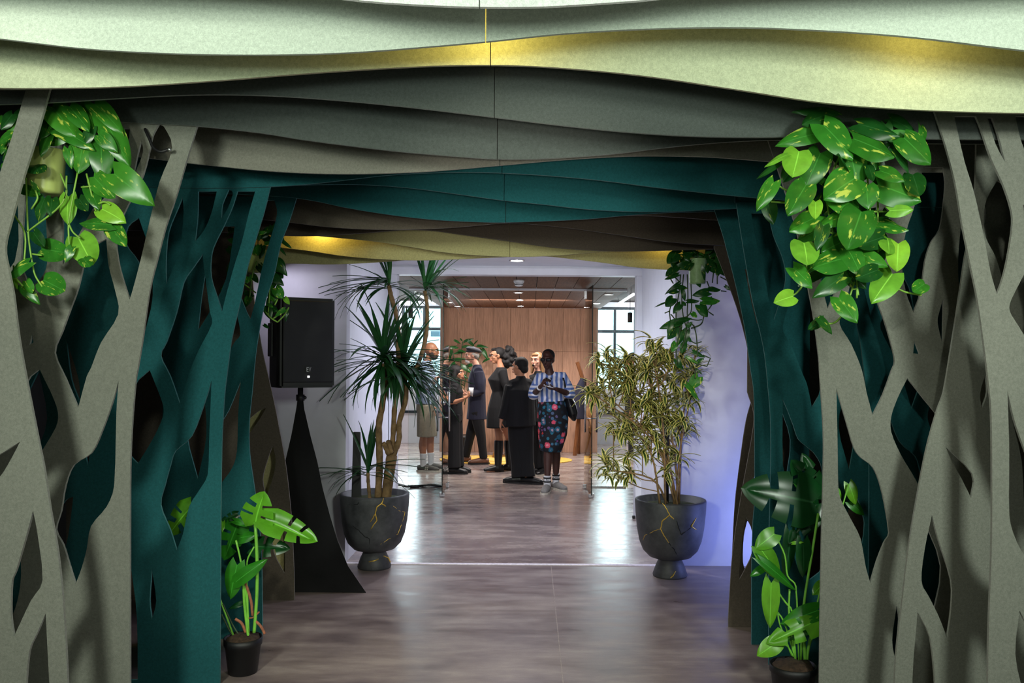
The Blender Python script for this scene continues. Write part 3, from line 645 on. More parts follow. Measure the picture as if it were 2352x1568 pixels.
fin(8, 4.556, [(1640, 480), (1660, 540), (1669, 574), (1683, 627), (1699, 696), (1712, 763), (1724, 850), (1731, 900), (1733, 1000), (1733, 1150), (1729, 1200), (1726, 1317), (1726, 1484), (1726, 1550)],
    [[(1710, 618), (1724, 618), (1745, 728), (1738, 744), (1724, 690)],
     [(1790, 690), (1797, 740), (1790, 800), (1780, 740)], [(1790, 930), (1815, 1010), (1805, 1100), (1788, 1020)]], P(1690, 475, 4.556).z, 1, 1.5)
fin(9, 4.855, [(1716, 900), (1731, 950), (1727, 1000), (1716, 1061), (1700, 1150), (1686, 1240), (1679, 1310), (1671, 1443), (1669, 1500)],
    [[(1733, 1088), (1726, 1127), (1723, 1143), (1733, 1160), (1748, 1150), (1748, 1095)],
     [(1713, 1186), (1728, 1221), (1727, 1270), (1710, 1308), (1698, 1330), (1697, 1315), (1702, 1259), (1708, 1210)]], P(1716, 520, 4.855).z, 1, 2.4)
fin(10, 5.085, [(1640, 570), (1690, 700), (1717, 800), (1727, 880), (1727, 913), (1713, 967), (1699, 1062), (1688, 1155), (1682, 1267), (1680, 1340), (1679, 1420)],
    [[(1729, 1050), (1719, 1127), (1716, 1143), (1729, 1170), (1756, 1150), (1756, 1060)],
     [(1716, 1195), (1735, 1221), (1735, 1280), (1716, 1320), (1706, 1290), (1708, 1230)]], P(1690, 565, 5.085).z, 1, 2.4)
# small bent hook behind the left panels
hk = thing('wall_hook', 'small dark bent hook at the top of a left grey tree panel', 'hook', P(360, 300, 3.36))
bm = bmesh.new(); tube(bm, catmull([P(333, 296, 3.372), P(343, 318, 3.36), P(352, 338, 3.35), (P(368, 348, 3.34)), P(388, 343, 3.34)], 5), .006, 8)
bm_obj('rod', bm, M['black_plastic'], hk, True)
bm = bmesh.new(); ball(bm, P(389, 343, 3.34), .008); bm_obj('tip', bm, M['steel'], hk, True)
# ------------------------------------------------------------------ plants
def leaf_mesh(name, wfun, yfun, zfun, nt, ns, mats, notches=(), notch_s=.45, th=0):
    bm = bmesh.new(); g = []; sl = {}
    for i in range(nt + 1):
        t = i / nt; row = []
        for j in range(-ns, ns + 1):
            s = j / ns
            row.append(bm.verts.new((s * wfun(t), yfun(t, abs(s)), zfun(t, s)))); sl[row[-1]] = (s, t)
        g.append(row)
    for i in range(nt):
        for j in range(2 * ns):
            sm = abs((j + .5 - ns) / ns)
            if i in notches and sm > notch_s: continue
            bm.faces.new((g[i][j], g[i][j + 1], g[i + 1][j + 1], g[i + 1][j]))
    uv = bm.loops.layers.uv.new('UVMap')
    for f in bm.faces:
        for l in f.loops: l[uv].uv = sl[l.vert]
    bm.normal_update()
    me = bpy.data.meshes.new(name); bm.to_mesh(me); bm.free(); me.materials.append(mats); me.shade_smooth(); return me
def heart(name, mat, fold=.12, droop=.18, wmax=.40, curl=.05):
    return leaf_mesh(name, lambda t: wmax * 1.62 * (t + .05) ** .42 * max(0, 1 - t) ** .82,
                     lambda t, s: t - .2 * s * (1 - t) ** 5, lambda t, s: fold * abs(s) * (1 - t) ** .5 * .6 - droop * t * t + curl * math.sin(7 * t) * s * s * .5 - .08 * s * s, 10, 2, mat)
def monst(name, mat, fold=.1, droop=.22, notches=(5, 9, 10)):
    return leaf_mesh(name, lambda t: .5 * max(0, (1 - t ** 2.3)) ** .75 * (.55 + .45 * min(1, t * 5)),
                     lambda t, s: t + (.16 * s * t - .2 * s * (1 - t) ** 3), lambda t, s: fold * abs(s) - droop * t * t - .12 * s * s, 16, 4, mat, notches, .36)
def ribbon(name, mat, wd, droop, fold=.25, nt=6, tipw=0.0):
    def yz(t):
        n = 12; y = z = 0
        for k in range(n):
            a = droop * (t * (k + .5) / n); y += math.cos(a) * t / n; z -= math.sin(a) * t / n
        return y, z
    return leaf_mesh(name, lambda t: wd * (.55 + .45 * min(1, t * 5)) * (1 - max(0, (t - .45) / .55) ** 1.6), lambda t, s: yz(t)[0], lambda t, s: yz(t)[1] + fold * wd * abs(s), nt, 1, mat)
def frame(base, tip, n, ws=1.0):
    y = tip - base; L = y.length; y = y / L
    z = Vector(n) - y * y.dot(Vector(n)); z = z.normalized() if z.length > 1e-4 else y.orthogonal().normalized()
    x = y.cross(z)
    return Matrix(((x.x * L * ws, y.x * L, z.x * L, base.x), (x.y * L * ws, y.y * L, z.y * L, base.y), (x.z * L * ws, y.z * L, z.z * L, base.z), (0, 0, 0, 1)))
def leaf(me, base, tip, n, parent, ws=1.0, name='leaf'):
    o = bpy.data.objects.new(name, me); link(o, parent); o.matrix_basis = frame(Vector(base), Vector(tip), n, ws); return o
def rv(a=1.0): return Vector((R.uniform(-a, a), R.uniform(-a, a), R.uniform(-a, a)))
def vine(parent, pts, r, mat, name='vine'):
    bm = bmesh.new(); pts = catmull(pts, 4); tube(bm, pts, r if isinstance(r, list) else [r] * len(pts), 6); return bm_obj(name, bm, mat, parent, True)
LM = {}
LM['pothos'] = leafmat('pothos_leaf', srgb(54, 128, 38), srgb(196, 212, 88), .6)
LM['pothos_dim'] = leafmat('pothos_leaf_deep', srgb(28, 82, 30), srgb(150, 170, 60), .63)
LM['pothos_young'] = leafmat('pothos_leaf_young', srgb(120, 186, 56), None)
LM['monstera'] = leafmat('monstera_leaf', srgb(44, 126, 30), None, rough=.28)
LM['monstera_deep'] = leafmat('monstera_leaf_deep', srgb(20, 72, 32), None, rough=.3)
LM['monstera_lime'] = leafmat('monstera_leaf_lime', srgb(96, 168, 40), None, rough=.3)
LM['dracaena'] = leafmat('dracaena_leaf', srgb(34, 82, 42), None, rough=.35)
LM['song'] = leafmat('striped_leaf', srgb(58, 88, 36), srgb(246, 236, 140), .5, .4, True)
LM['ficus'] = leafmat('ficus_leaf', srgb(30, 84, 36), None)
M['vine'] = simple('vine_green', srgb(122, 168, 60), .5, nscale=30); M['vine_dark'] = simple('vine_dark', srgb(44, 66, 34), .6, nscale=30)
M['stalk'] = simple('stalk_green', srgb(120, 190, 66), .4, nscale=20); M['husk'] = simple('dry_husk', srgb(150, 92, 66), .8, nscale=50, var=.4)
H = {k: [heart(k + '_leaf_a', LM[k], .14, .16), heart(k + '_leaf_b', LM[k], .2, .3, .36), heart(k + '_leaf_c', LM[k], .06, .08, .44, .1)] for k in ('pothos', 'pothos_dim', 'pothos_young')}
MO = {k: [monst(k + '_cut', LM[k]), monst(k + '_cut_b', LM[k], .2, .1, (7, 11)), heart(k + '_whole', LM[k], .15, .22, .42)] for k in ('monstera', 'monstera_deep', 'monstera_lime')}
def trail_pot(parent, c, r, h, mat):
    bm = bmesh.new(); lathe(bm, c, [(r * .86, 0), (r * .9, .01), (r, h * .97), (r * 1.03, h), (r * .95, h), (r * .93, h * .9)], 32); bm_obj('pot', bm, mat, parent, True)
    bm = bmesh.new(); lathe(bm, c + Vector((0, 0, h * .86)), [(r * .94, 0), (r * .94, .006)], 24); bm_obj('soil', bm, M['soil'], parent)
def px(o, s, pts):   # crop coordinates to photo pixels
    return [(o[0] + s * a, o[1] + s * b) for a, b in pts]

# right hanging pothos, near
M['pot_lime'] = simple('pot_lime_glaze', srgb(176, 190, 110), .25, nscale=6, var=.06, bmp=.02)
t = thing('pothos_plant', 'lush variegated pothos hanging at the right, largest of the hanging plants', 'hanging plant', P(1960, 330, 3.15))
o_, s_ = (1650, 200), .4466
c = P(1965, 392, 3.2); trail_pot(t, c, .085, .15, M['pot_lime'])
bm = bmesh.new()
for a_ in (0, 2.1, 4.2): tube(bm, [c + Vector((.08 * math.cos(a_), .08 * math.sin(a_), .15)), Vector((c.x, c.y, 2.93))], .002, 5)
bm_obj('hanger', bm, M['black_plastic'], t)
near = [((600, 150), (420, 85), .6, 1), ((560, 140), (440, 180), .8, 1), ((540, 195), (702, 345), 1.15, 0), ((695, 265), (912, 345), 1.35, 0), ((535, 235), (330, 265), .8, 0), ((720, 190), (935, 240), .8, 1), ((885, 165), (1030, 215), .9, 1),
        ((955, 260), (1092, 388), 1.0, 0), ((1040, 200), (1078, 275), .7, 0), ((905, 325), (1000, 410), 1.0, 1), ((525, 340), (450, 502), 1.3, 0), ((415, 330), (385, 452), 1.4, 2), ((680, 345), (730, 520), 1.2, 0), ((700, 470), (560, 555), 1.55, 0),
        ((830, 430), (955, 465), 1.1, 0), ((820, 500), (1045, 578), 1.15, 0), ((285, 488), (205, 618), .75, 0), ((250, 585), (288, 695), 1.1, 1), ((450, 505), (370, 635), 1.1, 0), ((760, 510), (775, 614), 1.6, 0), ((590, 570), (712, 645), 1.5, 0),
        ((880, 635), (1000, 625), 1.15, 2), ((520, 660), (370, 727), 1.0, 0), ((680, 655), (533, 692), .8, 0), ((735, 640), (672, 820), 1.15, 0), ((795, 690), (980, 720), 1.05, 0), ((540, 715), (518, 808), 1.0, 1), ((440, 800), (462, 900), 1.35, 2),
        ((670, 780), (550, 835), 1.1, 0), ((850, 770), (728, 812), .9, 1), ((870, 775), (885, 845), 1.3, 2), ((925, 805), (920, 938), 1.05, 2), ((385, 930), (492, 1020), 1.25, 0), ((645, 880), (502, 915), .95, 0), ((670, 840), (735, 950), 1.15, 0), ((735, 860), (862, 912), .9, 0),
        ((820, 940), (718, 978), .9, 1), ((640, 975), (523, 1050), .95, 1), ((895, 960), (800, 1087), 1.15, 2), ((620, 1082), (708, 1197), 1.05, 0), ((384, 1075), (303, 1098), 1.2, 2), ((540, 1195), (468, 1243), .7, 1), ((520, 1190), (578, 1252), .6, 1), ((1062, 1010), (1008, 1045), 1.1, 0),
        ((350, 350), (255, 385), .35, 2), ((310, 395), (220, 450), .3, 1), ((500, 590), (500, 660), 1.0, 2), ((770, 400), (800, 470), .6, 1), ((1000, 450), (1035, 545), 1.0, 1), ((660, 430), (640, 330), 1.0, 1)]
for i, (a, b, w, k) in enumerate(near):
    D = R.uniform(2.86, 2.98); kind = ('pothos', 'pothos_dim', 'pothos_young')[k]
    qa, qb = px(o_, s_, [a, b]); n = Vector((0, -1, .35)) + rv(.35)
    leaf(R.choice(H[kind]), P(*qa, D + .03), P(*qb, D - R.uniform(0, .05)), n, t, w)
for i in range(70):
    a = (R.gauss(700, 170), R.uniform(190, 960)); L_ = R.uniform(100, 170); an = R.uniform(.3, 2.8)
    if not 330 < a[0] < 1010 or (a[1] > 700 and not 470 < a[0] < 900): continue
    b = (a[0] + L_ * math.cos(an), a[1] + L_ * math.sin(an) * .8); D = R.uniform(3.0, 3.28) if a[1] > 330 else R.uniform(2.95, 3.02)
    qa, qb = px(o_, s_, [a, b])
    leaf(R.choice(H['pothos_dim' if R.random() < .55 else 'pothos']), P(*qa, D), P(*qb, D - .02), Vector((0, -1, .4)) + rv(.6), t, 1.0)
for pts in ([(700, 330), (690, 600), (712, 1000), (712, 1085)], [(640, 320), (570, 480), (560, 600), (600, 800)], [(820, 560), (830, 940), (930, 1040), (1042, 1070), (1060, 1020)], [(460, 880), (440, 1000), (400, 1060), (340, 1085)], [(700, 1000), (650, 1150), (600, 1210), (545, 1215)],
            [(530, 360), (470, 540), (490, 640), (530, 650)], [(760, 380), (780, 640), (880, 640)], [(290, 488), (330, 520), (420, 560)], [(270, 590), (350, 595)], [(690, 1040), (715, 1035), (720, 1070)], [(560, 740), (600, 755), (650, 745)]):
    vine(t, [P(*q, 3.0) for q in px(o_, s_, pts)], .0035, M['vine'])

# left hanging pothos, near
t = thing('pothos_plant', 'variegated pothos in lime glazed pot hanging at the left behind a leaning grey strip', 'hanging plant', P(105, 400, 3.22))
o_, s_ = (0, 150), .4785
c = P(104, 447, 3.24); c.z += .004; trail_pot(t, c, .07, .165, M['pot_lime'])
bm = bmesh.new()
for a_ in (0, 2.1, 4.2): tube(bm, [c + Vector((.068 * math.cos(a_), .068 * math.sin(a_), .165)), Vector((c.x, c.y, 2.93))], .002, 5)
bm_obj('hanger', bm, M['black_plastic'], t)
near = [((250, 200), (358, 322), 1.1, 0), ((335, 200), (420, 292), .9, 0), ((385, 190), (470, 305), .9, 0), ((455, 185), (582, 290), .9, 0), ((500, 260), (625, 470), .75, 0), ((280, 310), (422, 356), .9, 0), ((230, 275), (190, 345), 1.2, 0), ((235, 335), (185, 425), .8, 0), ((325, 400), (330, 480), .9, 0),
        ((400, 370), (370, 512), 1.0, 0), ((485, 385), (490, 540), 1.1, 0), ((548, 520), (698, 642), 1.15, 0), ((450, 535), (540, 632), 1.0, 0), ((430, 590), (470, 665), 1.1, 0), ((215, 640), (165, 732), 1.2, 1), ((330, 630), (310, 757), 1.2, 2), ((490, 690), (578, 730), 1.4, 2), ((535, 765), (372, 745), .8, 0),
        ((530, 770), (592, 852), 1.0, 0), ((200, 880), (320, 900), 1.0, 0), ((375, 825), (440, 948), 1.2, 2), ((345, 875), (310, 935), 1.1, 0), ((400, 925), (428, 957), 1.0, 0), ((138, 945), (22, 1015), .8, 0), ((208, 1030), (300, 1075), 1.25, 0), ((110, 1060), (172, 1132), .9, 0), ((125, 1035), (150, 1090), 1.0, 0),
        ((60, 235), (0, 305), 1.0, 1), ((110, 220), (40, 250), 1.0, 1), ((90, 300), (20, 290), 1.0, 1), ((60, 330), (-20, 360), 1.1, 0), ((80, 400), (10, 450), 1.0, 1), ((-20, 250), (-70, 330), 1.0, 0), ((30, 520), (-20, 560), 1.0, 1), ((95, 250), (30, 330), 1.1, 0), ((20, 370), (0, 420), 1.0, 0), ((30, 460), (5, 500), .9, 0), ((165, 480), (185, 508), 1.5, 1), ((160, 800), (205, 868), .9, 1), ((100, 590), (185, 615), .7, 0), ((480, 335), (545, 400), 1.2, 0), ((250, 640), (240, 700), 1.2, 1), ((380, 640), (410, 690), 1.2, 1),
        ((300, 250), (330, 340), 1.0, 1), ((440, 300), (400, 380), 1.0, 1), ((180, 600), (150, 560), .8, 0), ((60, 1000), (70, 1060), .5, 2)]
for i, (a, b, w, k) in enumerate(near):
    D = R.uniform(3.10, 3.17); kind = ('pothos', 'pothos_dim', 'pothos_young')[k]
    qa, qb = px(o_, s_, [a, b]); n = Vector((.15, -1, .35)) + rv(.35)
    leaf(R.choice(H[kind]), P(*qa, D + .02), P(*qb, D - R.uniform(0, .03)), n, t, w)
for i in range(26):
    a = (R.uniform(60, 520), R.uniform(200, 420)); L_ = R.uniform(90, 150); an = R.uniform(.2, 2.9)
    b = (a[0] + L_ * math.cos(an), a[1] + L_ * math.sin(an) * .8); D = R.uniform(3.18, 3.32)
    if 40 < (a[0] + b[0]) / 2 < 330 and 370 < max(a[1], b[1]) < 660: continue
    qa, qb = px(o_, s_, [a, b]); leaf(R.choice(H['pothos_dim' if R.random() < .5 else 'pothos']), P(*qa, D), P(*qb, D - .02), Vector((0, -1, .4)) + rv(.6), t, 1.0)
for pts in ([(125, 540), (135, 800), (155, 950), (170, 1010), (205, 1065)], [(375, 500), (330, 750), (335, 880)], [(320, 530), (300, 660), (130, 800)], [(70, 720), (120, 810), (115, 960)], [(415, 520), (460, 700)], [(290, 520), (320, 600), (310, 640)], [(65, 960), (70, 1010), (110, 1060)], [(150, 690), (180, 640), (170, 600)], [(330, 760), (350, 800), (385, 830)], [(155, 905), (200, 912)], [(460, 670), (500, 655), (530, 670)], [(390, 585), (440, 580)]):
    vine(t, [P(*q, 3.15) for q in px(o_, s_, pts)], .0035, M['vine'])

# left hanging pothos, far (behind the teal strips)
t = thing('pothos_plant', 'dim pothos in cream pot hanging behind the left teal strips above the loudspeaker', 'hanging plant', P(588, 590, 4.8))
o_, s_ = (500, 500), .1658
c = P(592, 626, 4.82); trail_pot(t, c, .07, .125, M['pot_lime'])
bm = bmesh.new(); tube(bm, [c + Vector((0, 0, .1)), Vector((c.x, c.y, 2.93))], .002, 5); bm_obj('hanger', bm, M['black_plastic'], t)
near = [((520, 400), (560, 515), 1.5, 0), ((420, 820), (400, 900), 1.6, 0), ((480, 790), (560, 885), 1.0, 0), ((890, 320), (1012, 412), .5, 1), ((860, 420), (940, 500), .5, 1), ((800, 600), (940, 780), .9, 1), ((790, 660), (850, 745), 1.2, 1), ((740, 800), (900, 905), 1.1, 1), ((720, 980), (780, 1165), 1.1, 0), ((800, 970), (900, 1110), 1.2, 0),
        ((930, 1110), (985, 1190), 1.0, 2), ((930, 1270), (785, 1345), .9, 0), ((960, 1280), (950, 1430), .6, 1), ((430, 1100), (400, 1205), 1.4, 0), ((60, 960), (130, 1000), 1.4, 1), ((580, 220), (680, 185), .8, 0), ((680, 200), (760, 160), .8, 0), ((170, 290), (240, 350), 1.0, 0), ((190, 140), (170, 210), 1.4, 1), ((650, 360), (720, 340), .8, 0), ((700, 1200), (760, 1230), .8, 0), ((640, 1480), (700, 1520), .8, 1)]
for i, (a, b, w, k) in enumerate(near):
    D = R.uniform(4.68, 4.74); qa, qb = px(o_, s_, [a, b])
    leaf(R.choice(H[('pothos', 'pothos_dim', 'pothos_young')[k]]), P(*qa, D + .02), P(*qb, D), Vector((.2, -1, .3)) + rv(.4), t, w)
for i in range(46):
    a = (R.uniform(120, 860), R.uniform(110, 620) if R.random() < .6 else R.uniform(600, 1250)); L_ = R.uniform(110, 190); an = R.uniform(.2, 2.9)
    b = (a[0] + L_ * math.cos(an), a[1] + L_ * math.sin(an)); D = R.uniform(4.74, 4.84)
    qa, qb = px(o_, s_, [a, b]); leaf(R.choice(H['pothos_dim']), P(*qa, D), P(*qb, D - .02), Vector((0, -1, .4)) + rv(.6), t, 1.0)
for pts in ([(370, 920), (450, 980), (530, 1040)], [(660, 1300), (740, 1390), (830, 1445)], [(830, 1445), (930, 1340), (985, 1240)], [(770, 1395), (850, 1340)], [(790, 1210), (830, 1130)], [(540, 600), (480, 800), (440, 1100)], [(600, 620), (700, 800), (720, 1000), (700, 1300)]):
    vine(t, [P(*q, 4.72) for q in px(o_, s_, pts)], .004, M['vine'])

# right hanging pothos, far (against the violet wall)
t = thing('pothos_plant', 'shaded pothos in pale green pot with long trailing vines before the violet wall', 'hanging plant', P(1598, 620, 5.42))
o_, s_ = (1500, 540), .1404
c = P(1602, 652, 5.44); trail_pot(t, c, .058, .16, simple('pot_pale_green', srgb(150, 182, 130), .3, bmp=.02))
bm = bmesh.new(); tube(bm, [c + Vector((0, 0, .15)), Vector((c.x, c.y, 2.93))], .002, 5); bm_obj('hanger', bm, M['black_plastic'], t)
near = [((380, 300), (230, 450), 1.3, 1), ((330, 560), (215, 660), 1.2, 1), ((410, 640), (195, 715), .45, 1), ((420, 790), (210, 945), .45, 1), ((390, 900), (265, 935), 1.2, 1), ((330, 1030), (205, 1160), 1.3, 1), ((195, 1105), (40, 1160), .3, 1), ((450, 1130), (330, 1250), 1.3, 1), ((910, 930), (670, 960), 1.0, 1), ((920, 880), (1110, 880), .9, 1), ((1180, 830), (1270, 900), .8, 1),
        ((810, 1070), (1100, 1060), .8, 0), ((760, 1140), (900, 1330), 1.2, 1), ((640, 1270), (720, 1340), 1.3, 0), ((560, 1080), (760, 1060), .7, 1), ((430, 1420), (125, 1490), .8, 1), ((290, 1440), (260, 1640), .9, 1), ((480, 1100), (540, 1150), 1.0, 1), ((400, 850), (560, 850), 1.0, 1), ((480, 900), (520, 1060), .8, 1), ((700, 680), (790, 830), 1.3, 1), ((560, 480), (350, 540), 1.0, 1), ((740, 520), (830, 720), 1.3, 1),
        ((1050, 470), (1180, 640), 1.2, 1), ((390, 1420), (620, 1330), .8, 1), ((650, 140), (755, 175), .7, 2), ((870, 200), (880, 290), .6, 0), ((760, 300), (830, 310), .6, 0), ((560, 1500), (640, 1420), .9, 1), ((660, 440), (745, 380), .8, 0)]
for i, (a, b, w, k) in enumerate(near):
    D = R.uniform(5.36, 5.41); qa, qb = px(o_, s_, [a, b])
    leaf(R.choice(H[('pothos', 'pothos_dim', 'pothos_young')[k]]), P(*qa, D + .02), P(*qb, D), Vector((-.2, -1, .3)) + rv(.4), t, w)
for i in range(60):
    a = (R.uniform(300, 1180), R.uniform(130, 560)); L_ = R.uniform(120, 200); an = R.uniform(.2, 2.9)
    b = (a[0] + L_ * math.cos(an), a[1] + L_ * math.sin(an) * .7); D = R.uniform(5.38, 5.47)
    if 600 < (a[0] + b[0]) / 2 < 860 and b[1] > 380: D = 5.47
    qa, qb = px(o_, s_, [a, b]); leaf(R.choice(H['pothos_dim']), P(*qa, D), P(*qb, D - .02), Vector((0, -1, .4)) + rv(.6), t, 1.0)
o2, s2 = (1480, 740), .153
for (a, b, w, k) in (((500, 40), (380, 250), 1.3, 1), ((560, 120), (520, 330), .9, 1), ((640, 120), (600, 330), .9, 1), ((650, 230), (700, 290), 1.0, 1), ((470, 300), (410, 440), 1.0, 0), ((480, 560), (560, 700), 1.1, 1), ((520, 640), (590, 690), 1.0, 1), ((730, 440), (920, 520), .5, 1), ((800, 590), (890, 540), 1.0, 1), ((810, 820), (690, 990), 1.5, 0), ((640, 940), (840, 1165), .5, 0), ((640, 520), (830, 640), .35, 0), ((600, 320), (560, 460), 1.0, 1), ((780, 700), (870, 780), .4, 1)):
    qa, qb = px(o2, s2, [a, b]); D = 5.42
    leaf(R.choice(H[('pothos', 'pothos_dim')[k]]), P(*qa, D + .02), P(*qb, D), Vector((-.2, -1, .3)) + rv(.4), t, w)
for pts in ([(450, 640), (430, 900), (390, 1150), (380, 1400), (470, 1560)], [(500, 640), (470, 1000), (490, 1300), (560, 1560)], [(560, 640), (570, 1000), (560, 1300), (600, 1568)], [(620, 800), (630, 1100), (620, 1250), (560, 1330)], [(300, 1130), (270, 1250), (290, 1440)], [(270, 1240), (190, 1275)], [(290, 1290), (370, 1390), (560, 1330)], [(950, 1000), (970, 1110), (890, 1240), (990, 1310)],
            [(830, 1330), (790, 1450), (680, 1510), (620, 1520)], [(640, 1450), (690, 1530)], [(880, 750), (920, 850)], [(1050, 600), (1050, 800)], [(1100, 680), (1250, 760), (1310, 660)], [(1110, 910), (1200, 920)], [(350, 680), (430, 760)], [(280, 700), (330, 790)], [(610, 1370), (720, 1390), (800, 1380)], [(990, 600), (970, 780)]):
    vine(t, [P(*q, 5.43) for q in px(o_, s_, pts)], .004, M['vine_dark'])
for pts in ([(560, 0), (520, 200), (480, 400), (500, 640)], [(640, 0), (620, 200), (560, 400)], [(740, 40), (780, 200), (800, 480), (790, 520)], [(870, 0), (830, 40), (700, 90)], [(700, 280), (770, 315), (860, 290)], [(880, 490), (990, 540), (940, 660), (760, 620)], [(730, 630), (700, 690), (600, 700)], [(770, 700), (760, 850)]):
    vine(t, [P(*q, 5.43) for q in px(o2, s2, pts)], .004, M['vine_dark'])

# stone planters with gold seams
m, nt, b = new_mat('planter_stone'); v = coords(nt)
n1 = noise_tex(nt, 7, 6, v, .65)
nt.links.new(ramp(nt, n1, [(.3, srgb(44, 45, 48)), (.7, srgb(86, 87, 90))]), b.inputs['Base Color']); b.inputs['Roughness'].default_value = .55; bump(nt, b, n1, .15)
M['planter_stone'] = m
M['gold'] = simple('gold_seam', srgb(232, 190, 84), .3, .6, bmp=0); M['crack'] = simple('dark_crack', srgb(20, 20, 22), .9, bmp=0)
M['bark'] = simple('ringed_bark', srgb(132, 104, 70), .85, nscale=24, var=.4, bmp=.8)
RP, HP = .25, .54
PROF = [(.118, 0), (.122, .012), (.10, .075), (.082, .115), (.09, .122), (.15, .142), (.192, .185), (.218, .25), (.235, .34), (.246, .45), (.25, .53), (.247, .54), (.228, .54), (.222, .50)]
def prof_r(z):
    for (r0, z0), (r1, z1) in zip(PROF, PROF[1:]):
        if z0 <= z <= z1: return r0 + (r1 - r0) * (z - z0) / max(1e-6, z1 - z0)
    return .25
def planter(t, c):
    bm = bmesh.new(); lathe(bm, c, PROF[:5], 48); bm_obj('foot', bm, M['planter_stone'], t, True)
    bm = bmesh.new(); lathe(bm, c, PROF[4:], 56); bm_obj('bowl', bm, M['planter_stone'], t, True)
    bm = bmesh.new(); lathe(bm, c + Vector((0, 0, .495)), [(.222, 0), (.15, .012), (.05, .016)], 36); bm_obj('soil', bm, M['moss'], t, True)
def on_pot(c, q):
    D = c.y - .2
    for _ in range(6):
        p = P(q[0], q[1], D); r = prof_r(p.z); dx = max(-r * .985, min(r * .985, p.x - c.x)); D = c.y - math.sqrt(r * r - dx * dx)
    p = P(q[0], q[1], D); return p + Vector((0, -.001, 0))
def seams(t, c, lst, o, s, mat, r, name):
    for pts in lst:
        bm = bmesh.new(); ps = [on_pot(c, q) for q in px(o, s, pts)]
        pp = []
        for a, b in zip(ps, ps[1:]):
            for k in range(4): pp.append(a + (b - a) * (k / 4) + rv(.002))
        pp.append(ps[-1]); tube(bm, pp, [r * (.6 + .4 * math.sin(PI * (i + .6) / (len(pp) + .2))) for i in range(len(pp))], 6); bm_obj(name, bm, mat, t, True)
o_, s_ = (780, 880), .2935
cL = Vector((P(861, 1130, 6.18).x, 6.18, 0))
tp = thing('stone_planter', 'dark stone pedestal planter with gold seams holding the spiky dracaena', 'planter', cL); planter(tp, cL)
seams(tp, cL, [[(345, 897), (330, 940), (290, 970), (280, 1020), (240, 1085)], [(330, 940), (362, 962)], [(280, 1020), (293, 1070), (245, 1140)], [(230, 1395), (270, 1390), (305, 1372)], [(345, 1352), (380, 1362), (400, 1400)]], o_, s_, M['gold'], .0045, 'gold_seam')
seams(tp, cL, [[(420, 960), (470, 1000), (512, 1005), (500, 1060), (455, 1180), (380, 1220), (320, 1260)]], o_, s_, M['gold'], .0022, 'gold_seam')
seams(tp, cL, [[(100, 1110), (150, 1150), (200, 1200), (235, 1215), (235, 1290)], [(60, 950), (140, 950), (150, 930)]], o_, s_, M['crack'], .003, 'crack')
o_, s_ = (1340, 880), .2935
cR = Vector((P(1540, 1147, 6.0).x, 6.0, 0))
tq = thing('stone_planter', 'dark stone pedestal planter with gold seams holding the yellow striped bush', 'planter', cR); planter(tq, cR)
seams(tq, cR, [[(620, 937), (650, 985), (675, 1030), (615, 1080), (605, 1140), (630, 1190), (668, 1248)], [(675, 1030), (708, 1063)], [(884, 1050), (862, 1090), (845, 1120), (884, 1145)], [(680, 1522), (700, 1505), (722, 1470)]], o_, s_, M['gold'], .0045, 'gold_seam')
seams(tq, cR, [[(605, 1138), (540, 1160), (480, 1190), (466, 1228)]], o_, s_, M['gold'], .0022, 'gold_seam')
seams(tq, cR, [[(730, 1075), (748, 1130), (765, 1185), (840, 1130)], [(670, 1250), (710, 1300), (740, 1352)]], o_, s_, M['crack'], .003, 'crack')

# dracaena
t = thing('dracaena_plant', 'tall branching dracaena with spiky leaf crowns in the left stone planter', 'plant', cL + Vector((0, 0, .5)))
DL = [ribbon('dracaena_leaf_a', LM['dracaena'], .042, .35), ribbon('dracaena_leaf_b', LM['dracaena'], .038, .8), ribbon('dracaena_leaf_c', LM['dracaena'], .045, 1.3), ribbon('dracaena_leaf_d', LM['dracaena'], .04, .1)]
Dd = 6.18
def cane(pts, r0, r1, dz=0):
    ps = catmull([P(x, y, Dd + d) for x, y, d in pts], 5); n = len(ps)
    bm = bmesh.new(); tube(bm, ps, [r0 + (r1 - r0) * i / (n - 1) + .0016 * math.sin(i * 2.3) for i in range(n)], 9); bm_obj('trunk', bm, M['bark'], t, True); return ps[-1]
c1 = cane([(868, 1148, 0), (872, 1060, 0), (870, 980, -.01), (878, 930, -.02), (884, 880, -.03), (880, 835, -.03)], .026, .02)
c0 = cane([(886, 1148, .03), (893, 1095, .03), (900, 1045, .03)], .036, .04)
c2 = cane([(898, 1050, .03), (903, 1000, .03), (907, 930, .02), (916, 880, .02), (915, 800, .02), (916, 770, .02), (908, 715, .02), (898, 678, .02), (893, 655, .02)], .02, .016)
c3 = cane([(902, 1048, .03), (916, 1010, .03), (917, 970, .04), (932, 915, .04), (930, 868, .04), (926, 850, .04)], .022, .016)
k4 = cane([(930, 900, .04), (955, 850, .06), (972, 800, .08), (980, 760, .09), (981, 705, .09), (976, 668, .09)], .017, .014)
cane([(893, 1042, .0), (884, 1022, -.03), (880, 1018, -.04)], .02, .018); cane([(900, 1040, .0), (893, 1018, -.03), (891, 1012, -.04)], .016, .016)
c5 = cane([(850, 1150, -.06), (846, 1110, -.07), (845, 1085, -.07)], .013, .012)
